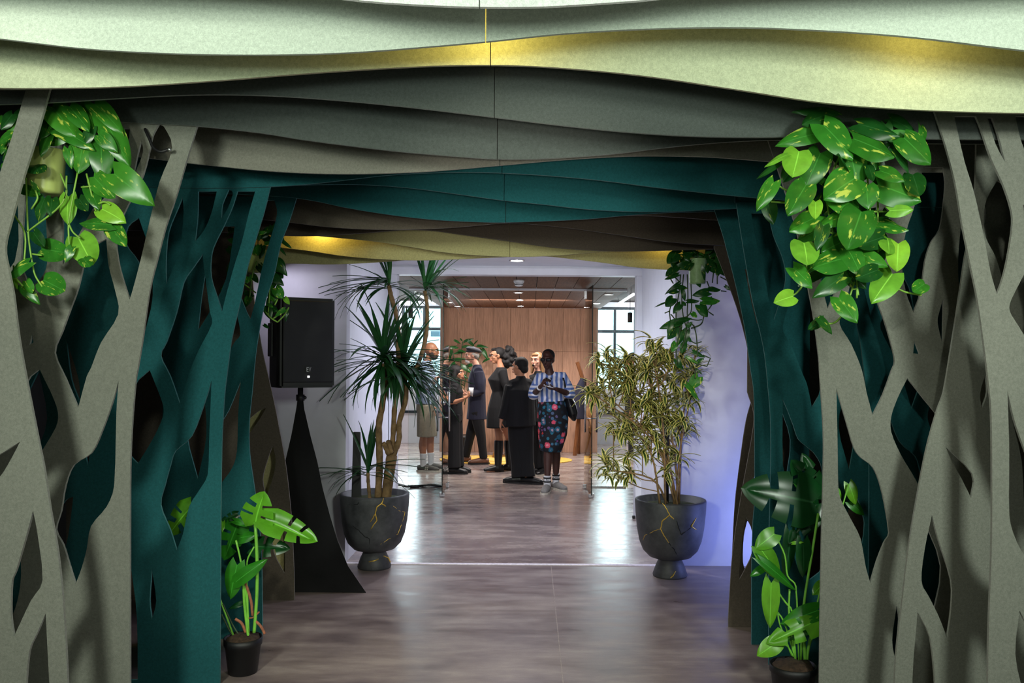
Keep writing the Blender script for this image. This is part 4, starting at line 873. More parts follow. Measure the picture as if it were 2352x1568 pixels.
def crown(c, n, L, els, bias=None, az=None):
    for i in range(n):
        a = R.uniform(0, 2 * PI) if az is None else az(i); e = math.radians(els(i))
        d = Vector((math.cos(a) * math.cos(e), math.sin(a) * math.cos(e) * .8, math.sin(e)))
        l = L * R.uniform(.72, 1.05); b = c + Vector((0, 0, R.uniform(-.035, .05))) + d * .012
        if b.y + d.y * l > 6.24 and b.x + d.x * l < -1.1: d.y = -abs(d.y) * .6
        if b.z + d.z * l > 2.36: l = max(.12, (2.36 - b.z) / max(d.z, .05))
        up = e > .9
        leaf(R.choice((DL[0], DL[3]) if up else DL[:3]), b, b + d * l, Vector((0, 0, 1)) if not up else Vector((math.cos(a), math.sin(a), .2)) * -1, t, R.uniform(.85, 1.15))
crown(c2, 38, .50, lambda i: R.uniform(-6, 22) if i < 31 else R.uniform(60, 84), az=lambda i: (PI + R.gauss(0, .75)) if i % 3 else R.uniform(0, 2 * PI))
crown(k4, 34, .42, lambda i: R.uniform(-2, 30) if i < 22 else R.uniform(45, 75), az=lambda i: R.gauss(0, .9) if i % 3 else R.uniform(0, 2 * PI))
crown(c1 + Vector((0, 0, .02)), 84, .56, lambda i: R.uniform(-32, 28) if i < 70 else R.uniform(55, 85))
crown(c3 + Vector((0, 0, -.01)), 72, .54, lambda i: R.uniform(-30, 28) if i < 62 else R.uniform(50, 82), az=lambda i: R.gauss(0, 1.1) if i % 3 else R.uniform(0, 2 * PI))
crown(c5, 28, .42, lambda i: R.uniform(-8, 22) if i < 18 else R.uniform(55, 85))
bm = Box(-.035, .035, -.012, .012, .5, .98, bev=.006)
for v_ in bm.verts:
    if v_.co.z > .6: v_.co.x *= .75
bmesh.ops.translate(bm, verts=bm.verts, vec=(P(818, 1060, 6.2).x, 6.34 - .12, 0))
tag(bm_obj('plant_support', bm, M['black_plastic']), 'narrow black upright stake standing in left planter behind the small crown', 'plant support')

# striped song plant
t = thing('striped_dracaena', 'bushy yellow striped dracaena on thin canes in the right stone planter', 'plant', cR + Vector((0, 0, .5)))
SL = [ribbon('striped_leaf_a', LM['song'], .105, 1.3, .3), ribbon('striped_leaf_b', LM['song'], .1, 1.9, .3), ribbon('striped_leaf_c', LM['song'], .11, .7, .3)]
cl = [(140, 530), (110, 570), (340, 480), (430, 530), (65, 700), (125, 690), (200, 600), (260, 620), (320, 620), (400, 640), (345, 690), (250, 705), (170, 745), (480, 560), (545, 525), (505, 630), (465, 735), (520, 745), (405, 745), (305, 765), (225, 825), (175, 875), (255, 905), (330, 860), (425, 835), (485, 830), (385, 965), (445, 985), (305, 970), (150, 1055), (195, 1085), (245, 1065), (410, 1065), (470, 1000), (500, 880), (350, 575), (290, 565), (235, 560), (425, 590), (155, 640), (95, 735), (210, 680), (370, 520), (280, 850), (380, 640), (360, 790)]
for i in range(44): cl.append((R.gauss(315, 110), R.gauss(740, 130)))
CP = []
for a in cl:
    if a[0] > 560 or a[1] < 470 or a[0] < 60: continue
    q = px((1320, 540), .5102, [a])[0]; CP.append(P(q[0], q[1], 6.0 + R.uniform(-.24, .2)))
mains = [0, 2, 14, 4, 12, 20, 17, 26, 34, 10, 29]
mp = {}
for k in mains:
    b0 = cR + Vector((R.uniform(-.09, .08), R.uniform(-.07, .07), .5)); e = CP[k]
    md = b0 + (e - b0) * .5 + Vector((-(e.x - b0.x) * .22, 0, .06)); ps = catmull([b0, md, e], 8); mp[k] = ps
    vine(t, [b0, md, e], [.0085 - .004 * i / 8 for i in range(9)], M['bark'], 'cane')
for k, e in enumerate(CP):
    if k in mains: continue
    best = min((p for ps in mp.values() for p in ps if p.z < e.z - .05), key=lambda p: (p - e + Vector((0, 0, .12))).length, default=None)
    if best is not None: vine(t, [best, best + (e - best) * .5 + Vector((0, 0, -.02)), e], .004, M['bark'], 'twig')
LV = []
for e in CP:
    for j in range(17):
        a = R.uniform(0, 2 * PI); el = R.uniform(-.2, 1.15); d = Vector((math.cos(a) * math.cos(el), math.sin(a) * math.cos(el), math.sin(el)))
        b = e + Vector((0, 0, R.uniform(-.05, .03))); q_ = b + d * R.uniform(.11, .165); q_.y = min(q_.y, 6.2); LV.append((b, q_))
LV.sort(key=lambda q: q[0].y)
bmr = bmesh.new(); bmr.loops.layers.uv.new('UVMap')
for i, (b, e) in enumerate(LV):
    n_ = Vector((0, 0, 1)) + (Vector((b.x, b.y, 0)) - Vector((e.x, e.y, 0))) * 3
    if i < 300: leaf(R.choice(SL), b, e, n_, t, 1.0)
    else:
        k0 = len(bmr.verts); bmr.from_mesh(R.choice(SL)); bmr.verts.ensure_lookup_table()
        bmesh.ops.transform(bmr, matrix=frame(b, e, n_), verts=bmr.verts[k0:])
fo = bm_obj('foliage', bmr, LM['song'], t, True); fo['kind'] = 'stuff'
bm = bmesh.new(); tube(bm, [Vector((cR.x - .02, cR.y + .05, .49)), Vector((cR.x - .02, cR.y + .06, 1.12))], .016, 10); bm_obj('support_post', bm, M['black_plastic'], t, True)

# nursery pot monstera, left
def nursery(t, c, rt, rb, h):
    bm = bmesh.new(); lathe(bm, c, [(rb * .96, 0), (rb, .004), (rt * .93, h * .78), (rt * .99, h * .8), (rt, h), (rt * .94, h), (rt * .92, h * .9)], 36); bm_obj('pot', bm, M['black_plastic'], t, True)
    bm = bmesh.new(); lathe(bm, c + Vector((0, 0, h * .88)), [(rt * .92, 0), (rt * .8, .02), (rt * .3, .035)], 28)
    for v_ in bm.verts: v_.co += Vector((0, 0, noise.noise(v_.co * 45) * .022))
    bm_obj('soil', bm, M['soil'], t, True)
Dm = 4.1; c = Vector((P(558, 1500, Dm).x, Dm, 0)); o_, s_ = (500, 1100), .2985
t = thing('monstera_plant', 'young monstera with bright lime leaves in a black nursery pot at left', 'potted plant', c); nursery(t, c, .09, .068, .17)
for (a, b, w, k, v_, dd) in (((288, 350), (322, 142), 1.35, 'monstera_lime', 0, 0), ((375, 318), (715, 455), .62, 'monstera_lime', 1, 0), ((345, 335), (425, 440), .9, 'monstera_lime', 2, .03), ((160, 330), (50, 590), .75, 'monstera', 0, .1), ((140, 460), (285, 420), .9, 'monstera', 2, .1), ((275, 520), (500, 515), .75, 'monstera_deep', 0, .12), ((150, 660), (78, 932), .85, 'monstera', 2, -.04),
                       ((140, 790), (342, 628), .62, 'monstera', 2, -.05), ((200, 950), (80, 990), .6, 'monstera_deep', 2, .05), ((150, 270), (40, 310), .7, 'monstera_deep', 0, .1), ((130, 320), (260, 360), .5, 'monstera', 2, .06), ((40, 330), (28, 400), .8, 'monstera_lime', 2, .05), ((-200, 210), (-380, 400), .9, 'monstera_lime', 0, .06)):
    qa, qb = px(o_, s_, [a, b]); leaf(MO[k][v_], P(*qa, Dm + dd), P(*qb, Dm + dd - .03), Vector((.1, -1, .45)) + rv(.2), t, w)
for pts, r, mt in (([(290, 345), (302, 620), (302, 850), (290, 1060), (280, 1180)], .0085, 'stalk'), ([(150, 690), (195, 800), (205, 950), (225, 1130), (238, 1225)], .0075, 'stalk'), ([(140, 470), (175, 620), (220, 900), (240, 1180)], .005, 'stalk'), ([(280, 520), (225, 640), (230, 900), (240, 1180)], .004, 'stalk'), ([(40, 960), (120, 1130), (180, 1220)], .004, 'vine_dark'), ([(30, 1040), (100, 1180), (160, 1240)], .004, 'vine_dark'), ([(-200, 210), (-60, 700), (120, 1200)], .005, 'stalk'),
                   ([(215, 800), (255, 930), (268, 1050)], .007, 'husk'), ([(135, 1075), (185, 1110), (215, 1180)], .007, 'husk'), ([(285, 1085), (330, 1130), (362, 1190)], .007, 'husk'), ([(240, 1070), (280, 1060), (320, 1020)], .004, 'husk')):
    vine(t, [P(*q, Dm - .01) for q in px(o_, s_, pts)], r, M[mt], 'stalk' if mt != 'husk' else 'husk')
# right monstera
Dm = 3.86; c = Vector((P(1822, 1500, 3.84).x, 3.84, 0)); o_, s_ = (1640, 1200), .2347
t = thing('monstera_plant', 'leafy monstera in black nursery pot tucked behind the right grey tree panel', 'potted plant', c); nursery(t, c, .105, .085, .15)
for (a, b, w, k, v_, dd) in (((590, 110), (415, 245), 1.2, 'monstera_lime', 2, 0), ((450, 250), (690, 560), .85, 'monstera_lime', 2, 0), ((460, 370), (840, 655), .35, 'monstera', 2, -.03), ((740, 100), (730, 580), .45, 'monstera_deep', 2, .08), ((870, 190), (900, 540), .72, 'monstera_deep', 2, .02), ((560, 590), (545, 1050), .6, 'monstera_lime', 2, 0), ((1012, 860), (680, 980), .8, 'monstera', 2, 0),
                       ((1005, 960), (600, 1135), .62, 'monstera_lime', 0, -.02), ((622, 1165), (440, 1300), 1.2, 'monstera_lime', 2, 0), ((1060, 600), (980, 700), 1.2, 'monstera_lime', 2, .05), ((485, 440), (370, 515), .8, 'monstera', 2, .04), ((770, 200), (870, 190), .5, 'monstera_lime', 2, .03), ((1000, 1000), (660, 1160), .4, 'monstera', 2, .02),
                       ((1320, -380), (1400, -180), .9, 'monstera_lime', 2, .05), ((1330, -200), (1480, -80), .9, 'monstera', 2, .08), ((1180, -330), (1240, -200), 1, 'monstera_lime', 2, .08)):
    qa, qb = px(o_, s_, [a, b]); leaf(MO[k][v_], P(*qa, Dm + dd), P(*qb, Dm + dd - .03), Vector((-.1, -1, .4)) + rv(.2), t, w)
o2, s2 = (1720, 1040), .1657
for (a, b, w, k, v_, dd) in (((885, 685), (95, 500), .95, 'monstera_deep', 0, .06), ((960, 640), (640, 170), .8, 'monstera_deep', 1, .12), ((920, 720), (600, 1190), .55, 'monstera_deep', 1, .1), ((980, 620), (820, 110), .6, 'monstera_deep', 0, .16), ((960, 900), (780, 1130), .8, 'monstera_deep', 2, .12), ((860, 660), (660, 440), .3, 'monstera', 2, .08)):
    qa, qb = px(o2, s2, [a, b]); leaf(MO[k][v_], P(*qa, Dm + dd), P(*qb, Dm + dd - .03), Vector((-.1, -1, .3)) + rv(.12), t, w)
for pts, r in (([(860, 1050), (885, 1220), (895, 1395)], .008), ([(1005, 1000), (930, 1200), (905, 1380)], .007), ([(600, 640), (700, 780), (760, 860), (800, 1350)], .0045), ([(590, 112), (690, 310), (720, 520), (800, 620), (830, 1350)], .004), ([(622, 1168), (720, 1210), (775, 1310)], .004), ([(740, 650), (735, 900), (790, 1330)], .005), ([(570, 820), (680, 960), (800, 1340)], .004), ([(1020, -90), (960, 300), (880, 800), (850, 1340)], .006), ([(1320, -380), (1100, 400), (900, 1300)], .004), ([(620, 880), (650, 1010), (760, 1300)], .004)):
    vine(t, [P(*q, Dm + .02) for q in px(o_, s_, pts)], r, M['stalk'], 'stalk')
# ficus in the lounge
Dm = 13.62; o_, s_ = (940, 760), .2424; c = Vector((P(1060, 1000, Dm).x, Dm, 0))
t = thing('ficus_plant', 'leafy green ficus in a dark pot behind the people by wood wall', 'potted plant', c); nursery(t, c, .16, .12, .3)
FL = [heart('ficus_leaf_a', LM['ficus'], .1, .2, .24), heart('ficus_leaf_b', LM['ficus'], .15, .35, .22)]
for a, b in (((520, 100), (600, 58)), ((500, 90), (475, 65)), ((430, 88), (492, 112)), ((395, 155), (472, 150)), ((395, 160), (450, 130)), ((560, 95), (625, 145)), ((610, 130), (635, 80)), ((648, 140), (745, 138)), ((470, 185), (545, 185)), ((510, 150), (595, 128)), ((440, 270), (505, 262)), ((500, 330), (592, 390)), ((540, 340), (605, 300)), ((500, 200), (420, 200)), ((560, 200), (620, 240)), ((385, 230), (375, 290)), ((480, 400), (560, 440)), ((690, 170), (750, 260)), ((430, 300), (360, 340)), ((530, 260), (590, 220)), ((700, 290), (760, 240)), ((640, 330), (700, 380)), ((400, 180), (390, 250))):
    qa, qb = px(o_, s_, [a, b]); leaf(R.choice(FL), P(*qa, Dm + R.uniform(-.1, .1)), P(*qb, Dm - .03), Vector((0, -1, .5)) + rv(.4), t, 1.1)
for pts in ([(505, 100), (490, 300), (500, 600), (490, 1000)], [(410, 190), (440, 350), (490, 600)], [(600, 130), (560, 300), (510, 600)], [(700, 170), (600, 400), (520, 700)]):
    q_ = [P(*q, Dm) for q in px(o_, s_, pts)]; q_[-1].z = max(q_[-1].z, .2); vine(t, q_, .008, M['vine_dark'], 'stem')

# ------------------------------------------------------------------ loudspeaker and draped stand
ys = 5.62; cxs = P(688, 880, ys).x
t = thing('loudspeaker', 'black loudspeaker cabinet raised on a draped stand at left', 'loudspeaker', (cxs, ys, 1.33))
th = math.radians(32); Rm = Matrix.Translation((P(690, 800, ys).x, ys, 0)) @ Matrix.Rotation(th, 4, 'Z')
Z0, Z1 = P(706, 890, 5.5).z, P(706, 684, 5.5).z
def sp(bm): bmesh.ops.transform(bm, matrix=Rm, verts=bm.verts); return bm
bm = bmesh.new(); prof_ = [(-.17, -.16), (.17, -.16), (.19, -.13), (.17, .05), (.11, .2), (-.13, .2), (-.19, .05), (-.19, -.13)]
lo = [bm.verts.new((x, y, Z0)) for x, y in prof_]; hi = [bm.verts.new((x, y, Z1)) for x, y in prof_]
bm.faces.new(lo[::-1]); bm.faces.new(hi)
for i in range(8): bm.faces.new((lo[i], lo[(i + 1) % 8], hi[(i + 1) % 8], hi[i]))
bmesh.ops.bevel(bm, geom=bm.edges[:], offset=.012, segments=2, affect='EDGES'); bm_obj('cabinet', sp(bm), M['black_plastic'], t)
bm = Box(-.165, .165, -.176, -.158, Z0 + .035, Z1 - .02, bev=.008); bm_obj('grille', sp(bm), M['grille'], t)
bm = Box(-.02, .02, -.181, -.176, Z0 + .095, Z0 + .14, bev=.002); bm_obj('logo_plate', sp(bm), M['black_plastic'], t)
bm = bmesh.new()    # E and V letter strokes of the plate
for x0, x1, z0, z1 in ((-.014, -.011, .104, .132), (-.014, -.001, .129, .132), (-.014, -.003, .1165, .1195), (-.014, -.001, .104, .107)): box(bm, x0, x1, -.1825, -.181, Z0 + z0, Z0 + z1)
tube(bm, [(.001, -.182, Z0 + .132), (.0075, -.182, Z0 + .105), (.014, -.182, Z0 + .132)], .0016, 5); bm_obj('logo', sp(bm), M['white_plastic'], t, label='pale two-letter logo')
bm = Box(-.007, .007, -.181, -.176, Z0 + .066, Z0 + .078, bev=.002); bm_obj('power_light', sp(bm), M['led'], t, label='lit white power light')
bm = Box(-.2, -.185, -.03, .06, Z0 + .2, Z0 + .42, bev=.006); bm_obj('side_grip', sp(bm), M['black_plastic'], t)
t = thing('speaker_stand', 'speaker stand covered by a black flared cloth under the loudspeaker', 'speaker stand', (cxs, ys, 0))
bm = bmesh.new()
lv = [(912, 684, 696), (940, 680, 699), (1000, 669, 713), (1060, 655, 729), (1120, 640, 741), (1180, 623, 757), (1240, 600, 775), (1300, 572, 800), (1358, 545, 841)]
rings = []
for y, xl, xr in lv:
    k = (y - 912) / (1358 - 912); Df = 5.60 - .10 * k; a = P(xl, y, Df); b_ = P(xr, y, Df); z = max(0.002, (a.z + b_.z) / 2) if y < 1350 else .002
    bk = Vector(((a.x + b_.x) / 2 - .03 * k, Df + .03 + .62 * k ** 1.4, z)); a.z = b_.z = z; mid = (a + b_) / 2 + Vector((0, -.02 * k * (1 - k) * 4, 0))
    rings.append([bm.verts.new(q) for q in (a, mid, b_, (b_ + bk) / 2 + Vector((.03 * k, .02, 0)), bk, (a + bk) / 2 + Vector((-.03 * k, .02, 0)))])
for r0, r1 in zip(rings, rings[1:]):
    for k in range(6): bm.faces.new((r0[k], r1[k], r1[(k + 1) % 6], r0[(k + 1) % 6]))
bm_obj('cloth_cover', bm, M['black_cloth'], t)
pt = P(690, 905, 5.615)
bm = bmesh.new(); tube(bm, [(pt.x, pt.y, .05), (pt.x, pt.y, Z0)], .018, 14); bm_obj('pole', bm, M['black_plastic'], t, True)
bm = bmesh.new(); tube(bm, [(pt.x, pt.y, Z0 - .09), (pt.x, pt.y, Z0 - .05)], .028, 14); ball(bm, (pt.x + .03, pt.y, Z0 - .07), .012); bm_obj('collar', bm, M['black_plastic'], t, True)
# ------------------------------------------------------------------ people
def skin(name, c): return simple(name, c, .5, nscale=30, var=.06, bmp=.02)
def blob(name, mat, parent, build, voxel=.008, it=3, label=None):
    """one continuous surface from overlapping closed shapes (voxel union, smoothed)"""
    bm = bmesh.new(); build(bm); bmesh.ops.recalc_face_normals(bm, faces=bm.faces)
    me = bpy.data.meshes.new('raw'); bm.to_mesh(me); bm.free()
    o = bpy.data.objects.new('raw', me); COL.objects.link(o)
    r = o.modifiers.new('r', 'REMESH'); r.mode = 'VOXEL'; r.voxel_size = voxel
    if it:
        s = o.modifiers.new('s', 'SMOOTH'); s.factor = .5; s.iterations = it
    bpy.context.view_layer.update()
    m2 = bpy.data.meshes.new_from_object(o.evaluated_get(bpy.context.evaluated_depsgraph_get()))
    bpy.data.objects.remove(o); bpy.data.meshes.remove(me)
    m2.name = name; m2.materials.clear(); m2.materials.append(mat); m2.shade_smooth()
    ob = bpy.data.objects.new(name, m2); link(ob, parent)
    if label: ob['label'] = label
    return ob
def rotz(f):
    f = Vector(f).normalized(); rgt = Vector((f.y, -f.x, 0)).normalized(); up = rgt.cross(f)
    return Matrix((rgt, f, up)).transposed()     # columns: right, forward, up
def hand(bm, w, d, n, k=1.0, curl=.5, spread=.1):
    """palm with five bent fingers: w wrist, d pointing direction, n palm normal"""
    d = Vector(d).normalized(); n = Vector(n); n = (n - d * n.dot(d)).normalized(); s = d.cross(n)
    tube(bm, [w - d * .02, w + d * .03 * k, w + d * .085 * k], [(.026 * k, .02 * k), (.036 * k, .017 * k), (.038 * k, .014 * k)], 10, side=s)
    for i, (off, L) in enumerate(((-.029, .066), (-.0098, .076), (.0098, .072), (.029, .056))):
        b = w + d * .08 * k + s * off * k; ps = [b]; a = spread * 0
        for q in range(3):
            a += curl; ps.append(ps[-1] + (d * math.cos(a) + n * math.sin(a) + s * off * spread * 6) * (L * k / 2.4))
        tube(bm, ps, [.0088 * k, .0082 * k, .0076 * k, .006 * k], 8)
    b = w + d * .025 * k - s * .028 * k
    tube(bm, [b, b + (d * .5 - s * .7 + n * .35) * .04 * k, b + (d * .85 - s * .55 + n * .7) * .075 * k], [.012 * k, .0095 * k, .007 * k], 8)
def head_shapes(bm, h, k, f, female=False):
    r = rotz(f)
    L = lambda x, y, z: h + r @ Vector((x * k, y * k, z * k))
    ball(bm, L(0, -.012, .028), (.072 * k, .092 * k, .088 * k), r, 16)
    ball(bm, L(0, .018, -.022), (.058 * k, .07 * k, .078 * k), r, 14)
    ball(bm, L(0, .045, -.082), (.034 * k, .034 * k, .026 * k), r, 10)       # chin
    tube(bm, [L(0, .085, .022), L(0, .097, -.012), L(0, .104, -.026), L(0, .09, -.034)], [.009 * k, .0105 * k, .0125 * k, .010 * k], 8)
    ball(bm, L(0, .084, -.058), (.024 * k, .016 * k, .012 * k), r, 8)        # lips mound
    tube(bm, [L(-.045, .07, .03), L(0, .088, .034), L(.045, .07, .03)], [.012 * k, .011 * k, .012 * k], 8)   # brow
    for s in (-1, 1):
        ball(bm, L(s * .071, -.005, -.002), (.011 * k, .02 * k, .031 * k), r, 10)   # ears
        ball(bm, L(s * .042, .052, -.02), (.02 * k, .02 * k, .018 * k), r, 8)  # cheeks
    return L
def face(t, h, k, f, skin_c, lip, brow=(.02, .015, .012), eyes=True, open_mouth=False):
    r = rotz(f); L = lambda x, y, z: h + r @ Vector((x * k, y * k, z * k))
    if eyes:
        for s in (-1, 1):
            bm = bmesh.new(); ball(bm, L(s * .031, .071, .006), .0105 * k); bm_obj('eye', bm, MP['eye_white'], t, True)
            bm = bmesh.new(); ball(bm, L(s * .031, .0785, .006), (.0055 * k, .004 * k, .0055 * k), r); bm_obj('pupil', bm, MP['pupil'], t, True)
            bm = bmesh.new(); tube(bm, [L(s * .014, .09, .026), L(s * .031, .088, .031), L(s * .05, .074, .025)], [.003 * k, .0042 * k, .0025 * k], 6); bm_obj('eyebrow', bm, MP['hair_black'], t, True)
    bm = bmesh.new()
    if open_mouth: ball(bm, L(0, .098, -.062), (.018 * k, .008 * k, .017 * k), r); bm_obj('mouth', bm, MP['pupil'], t, True)
    else:
        ball(bm, L(0, .0955, -.0545), (.022 * k, .009 * k, .006 * k), r); ball(bm, L(0, .094, -.0635), (.019 * k, .009 * k, .0065 * k), r); bm_obj('lips', bm, lip, t, True)
def build_body(t, J, k, mat, facing, nude_legs=True, hands=(None, None), toes=None, female=False):
    """J: world joints; one continuous skin surface"""
    f = Vector((facing[0], facing[1], 0)).normalized(); rt = Vector((f.y, -f.x, 0))
    hf = Vector(J.get('face', f))
    def b(bm):
        head_shapes(bm, J['head'], k, hf, female)
        tube(bm, [J['head'] + Vector((0, 0, -.05 * k)) - hf * .02, (J['head'] + J['neck']) / 2 - hf * .012 + Vector((0, 0, -.03)), J['neck'] + Vector((0, 0, -.03))], [.047 * k, .047 * k, .058 * k], 12)
        ch = J['neck'] * .7 + J['pelvis'] * .3; ws = J['neck'] * .38 + J['pelvis'] * .62
        tube(bm, [J['neck'], J['neck'] + Vector((0, 0, -.08)), ch, ws, J['pelvis']], [(.05 * k, .05 * k), (.11 * k, .07 * k), (.135 * k, .095 * k), (.115 * k, .085 * k), (.15 * k, .1 * k)], 16, side=rt)
        for s in (0, 1):
            sh, el, wr = J['sh'][s], J['el'][s], J['wr'][s]
            tube(bm, [J['neck'] + Vector((0, 0, -.06)), sh], [.045 * k, .044 * k], 10)
            tube(bm, [sh, (sh + el) / 2, el, (el * .65 + wr * .35), wr], [.046 * k, .042 * k, .034 * k, .036 * k, .024 * k], 10)
            hd = hands[s] or {}
            d = Vector(hd.get('d', wr - el)); hand(bm, wr, d, hd.get('n', -rt if s else rt), k, hd.get('curl', .35))
            hp, kn, an = J['hip'][s], J['kn'][s], J['an'][s]
            tube(bm, [hp, (hp + kn) / 2, kn, kn * .68 + an * .32 - f * .012, an * .75 + kn * .25, an], [.075 * k, .066 * k, .05 * k, .054 * k, .036 * k, .033 * k], 12)
            td = Vector(toes[s] if toes else f).normalized()
            a0 = Vector((an.x, an.y, .035 * k)); tube(bm, [an, a0 - td * .02, a0 + td * .08 * k, a0 + td * .17 * k + Vector((0, 0, -.012))], [(.033 * k, .036 * k), (.036 * k, .038 * k), (.04 * k, .03 * k), (.03 * k, .018 * k)], 10)
    o = blob('body', mat, t, b, .0075, 2); return o
def shoes(t, J, k, mat, facing, toes=None, sole=None, high=0.06, L=.2):
    for s in (0, 1):
        td = Vector(toes[s] if toes else facing); td = Vector((td.x, td.y, 0)).normalized(); an = J['an'][s]; gz = 0.0; a0 = Vector((an.x, an.y, gz)); sd = Vector((td.y, -td.x, 0))
        def b(bm):
            tube(bm, [a0 - td * .075 * k + Vector((0, 0, .045)), a0 + Vector((0, 0, .052)), a0 + td * .09 * k + Vector((0, 0, .045)), a0 + td * (L - .02) * k + Vector((0, 0, .034)), a0 + td * (L + .015) * k + Vector((0, 0, .028))],
                 [(.036 * k, .04), (.043 * k, .05), (.05 * k, .043), (.044 * k, .031), (.02 * k, .018)], 14, side=sd)
            tube(bm, [a0 + Vector((0, 0, .03)), a0 + Vector((0, 0, .06 + high))], [.046 * k, .043 * k], 12)
        o = blob('shoe', mat, t, b, .007, 2)
        bm = bmesh.new(); ol = [(-.085, .03), (-.04, .042), (.03, .044), (.09, .053), (.15, .052), (.19, .04), (.218, .012), (.218, -.012), (.19, -.04), (.15, -.05), (.09, -.05), (.03, -.042), (-.04, -.042), (-.085, -.03)]
        lo = [bm.verts.new(a0 + td * x * k * L / .2 + sd * y * k + Vector((0, 0, .0))) for x, y in ol]; hi = [bm.verts.new(v_.co + Vector((0, 0, .024))) for v_ in lo]
        bm.faces.new(lo[::-1]); bm.faces.new(hi)
        for i in range(len(ol)): bm.faces.new((lo[i], lo[(i + 1) % len(ol)], hi[(i + 1) % len(ol)], hi[i]))
        so_ = bm_obj('sole', bm, sole or MP['sole_dark'], o)
MP = {'eye_white': simple('eye_white', (.75, .73, .7), .3, bmp=0), 'pupil': simple('pupil', (.012, .008, .006), .25, bmp=0), 'hair_black': simple('hair_black', srgb(20, 17, 18), .75, nscale=120, var=.5, bmp=.5),
      'sole_dark': simple('sole_dark', srgb(22, 20, 20), .7), 'sole_pale': simple('sole_pale', srgb(214, 206, 190), .7), 'black_wool': simple('black_wool', srgb(16, 16, 19), .9, nscale=160, var=.3, bmp=.25), 'black_leather': simple('black_leather', srgb(17, 17, 19), .35, nscale=60),
      'navy': simple('navy_wool', srgb(30, 32, 52), .85, nscale=150, var=.25, bmp=.2), 'lip_rose': simple('lip_rose', srgb(160, 80, 76), .4, bmp=0), 'lip_dark': simple('lip_dark', srgb(74, 36, 32), .4, bmp=0),
      'sky_cotton': simple('sky_cotton', srgb(180, 196, 226), .85, nscale=25, var=.08), 'khaki': simple('khaki', srgb(150, 138, 118), .9, nscale=40, var=.14), 'white_cotton': simple('white_cotton', srgb(226, 226, 228), .9, nscale=40, var=.06),
      'grey_felt_wool': simple('grey_wool', srgb(64, 66, 74), .95, nscale=120, var=.3, bmp=.4), 'brown_leather': simple('brown_leather', srgb(112, 72, 50), .45, nscale=50), 'grey_knit': simple('grey_knit', srgb(134, 130, 126), .9, nscale=140, var=.3, bmp=.5),
      'gold_metal': simple('gold_metal', srgb(214, 180, 110), .25, .9, bmp=0)}
SK = {'tan': skin('skin_tan', srgb(176, 116, 84)), 'fair': skin('skin_fair', srgb(216, 158, 134)), 'olive': skin('skin_olive', srgb(196, 136, 104)), 'deep': skin('skin_deep', srgb(70, 40, 32))}
def legs(t, name, mat, J, k, f, to, rad, label=None, crotch=True, vox=.009):
    rt = Vector((f[1], -f[0], 0)).normalized()
    def b(bm):
        if crotch: tube(bm, [J['pelvis'] + Vector((0, 0, .12)), J['pelvis'] + Vector((0, 0, -.09))], [(.155 * k, .112 * k), (.165 * k, .12 * k)], 16, side=rt)
        for s in (0, 1):
            hp, kn, an = J['hip'][s], J['kn'][s], J['an'][s]; full = [hp, (hp + kn) / 2, kn, (kn + an) / 2, an]
            m_ = max(2, int(round(to * 4)) + 1); tube(bm, full[:m_], [x * k for x in rad[:m_]], 12)
    return blob(name, mat, t, b, vox, 3, label)
def top(t, name, mat, J, k, f, hem, torso, sleeve=1.0, srad=(.06, .056, .048, .044), label=None, flare=None, neckr=.075):
    """torso garment: hem = point below pelvis height fraction, sleeve 0..1 of the arm"""
    rt = Vector((f[1], -f[0], 0)).normalized()
    def b(bm):
        nk, pv = J['neck'], J['pelvis']; ch = nk * .7 + pv * .3; ws = nk * .38 + pv * .62
        bot = Vector((pv.x, pv.y, hem)); tube(bm, [nk + Vector((0, 0, .03)), nk + Vector((0, 0, -.005)), nk + Vector((0, 0, -.04)), nk + Vector((0, 0, -.085)), ch, ws, pv, bot], [(.056 * k, .058 * k), (.07 * k, .068 * k), (.12 * k, .08 * k)] + [(x * k, y * k) for x, y in torso], 18, side=rt)
        for s in (0, 1):
            sh, el, wr = J['sh'][s], J['el'][s], J['wr'][s]; tube(bm, [nk + Vector((0, 0, -.05)), sh], [(.07 * k), srad[0] * k], 12)
            full = [sh, (sh + el) / 2, el, el * .5 + wr * .5, el * .12 + wr * .88]; rr_ = [srad[0], srad[1], srad[2], srad[3], srad[3] * .85]; m_ = max(2, int(round(sleeve * 4)) + 1)
            tube(bm, full[:m_], [x * k for x in rr_[:m_]], 12)
    return blob(name, mat, t, b, .009, 3, label)
def joints(D, head, neck, pelvis, sh, el, wr, hip, kn, an, face=None):
    """joints given as photo points with depth offsets (px, py, dD)"""
    q = lambda a: P(a[0], a[1], D + (a[2] if len(a) > 2 else 0))
    J = {'head': q(head), 'neck': q(neck), 'pelvis': q(pelvis)}
    for n_, v_ in (('sh', sh), ('el', el), ('wr', wr), ('hip', hip), ('kn', kn), ('an', an)): J[n_] = [q(v_[0]), q(v_[1])]
    J['neck'].z += .03
    for a in J['sh']: a.z += .012
    for a in J['an']: a.z = .085
    if face: J['face'] = Vector(face).normalized()
    return J
def person(label, D, x): return thing('person', label, 'person', Vector((P(x, 1000, D).x, D, 0)))
def ground(D): return CY + CH * F / D

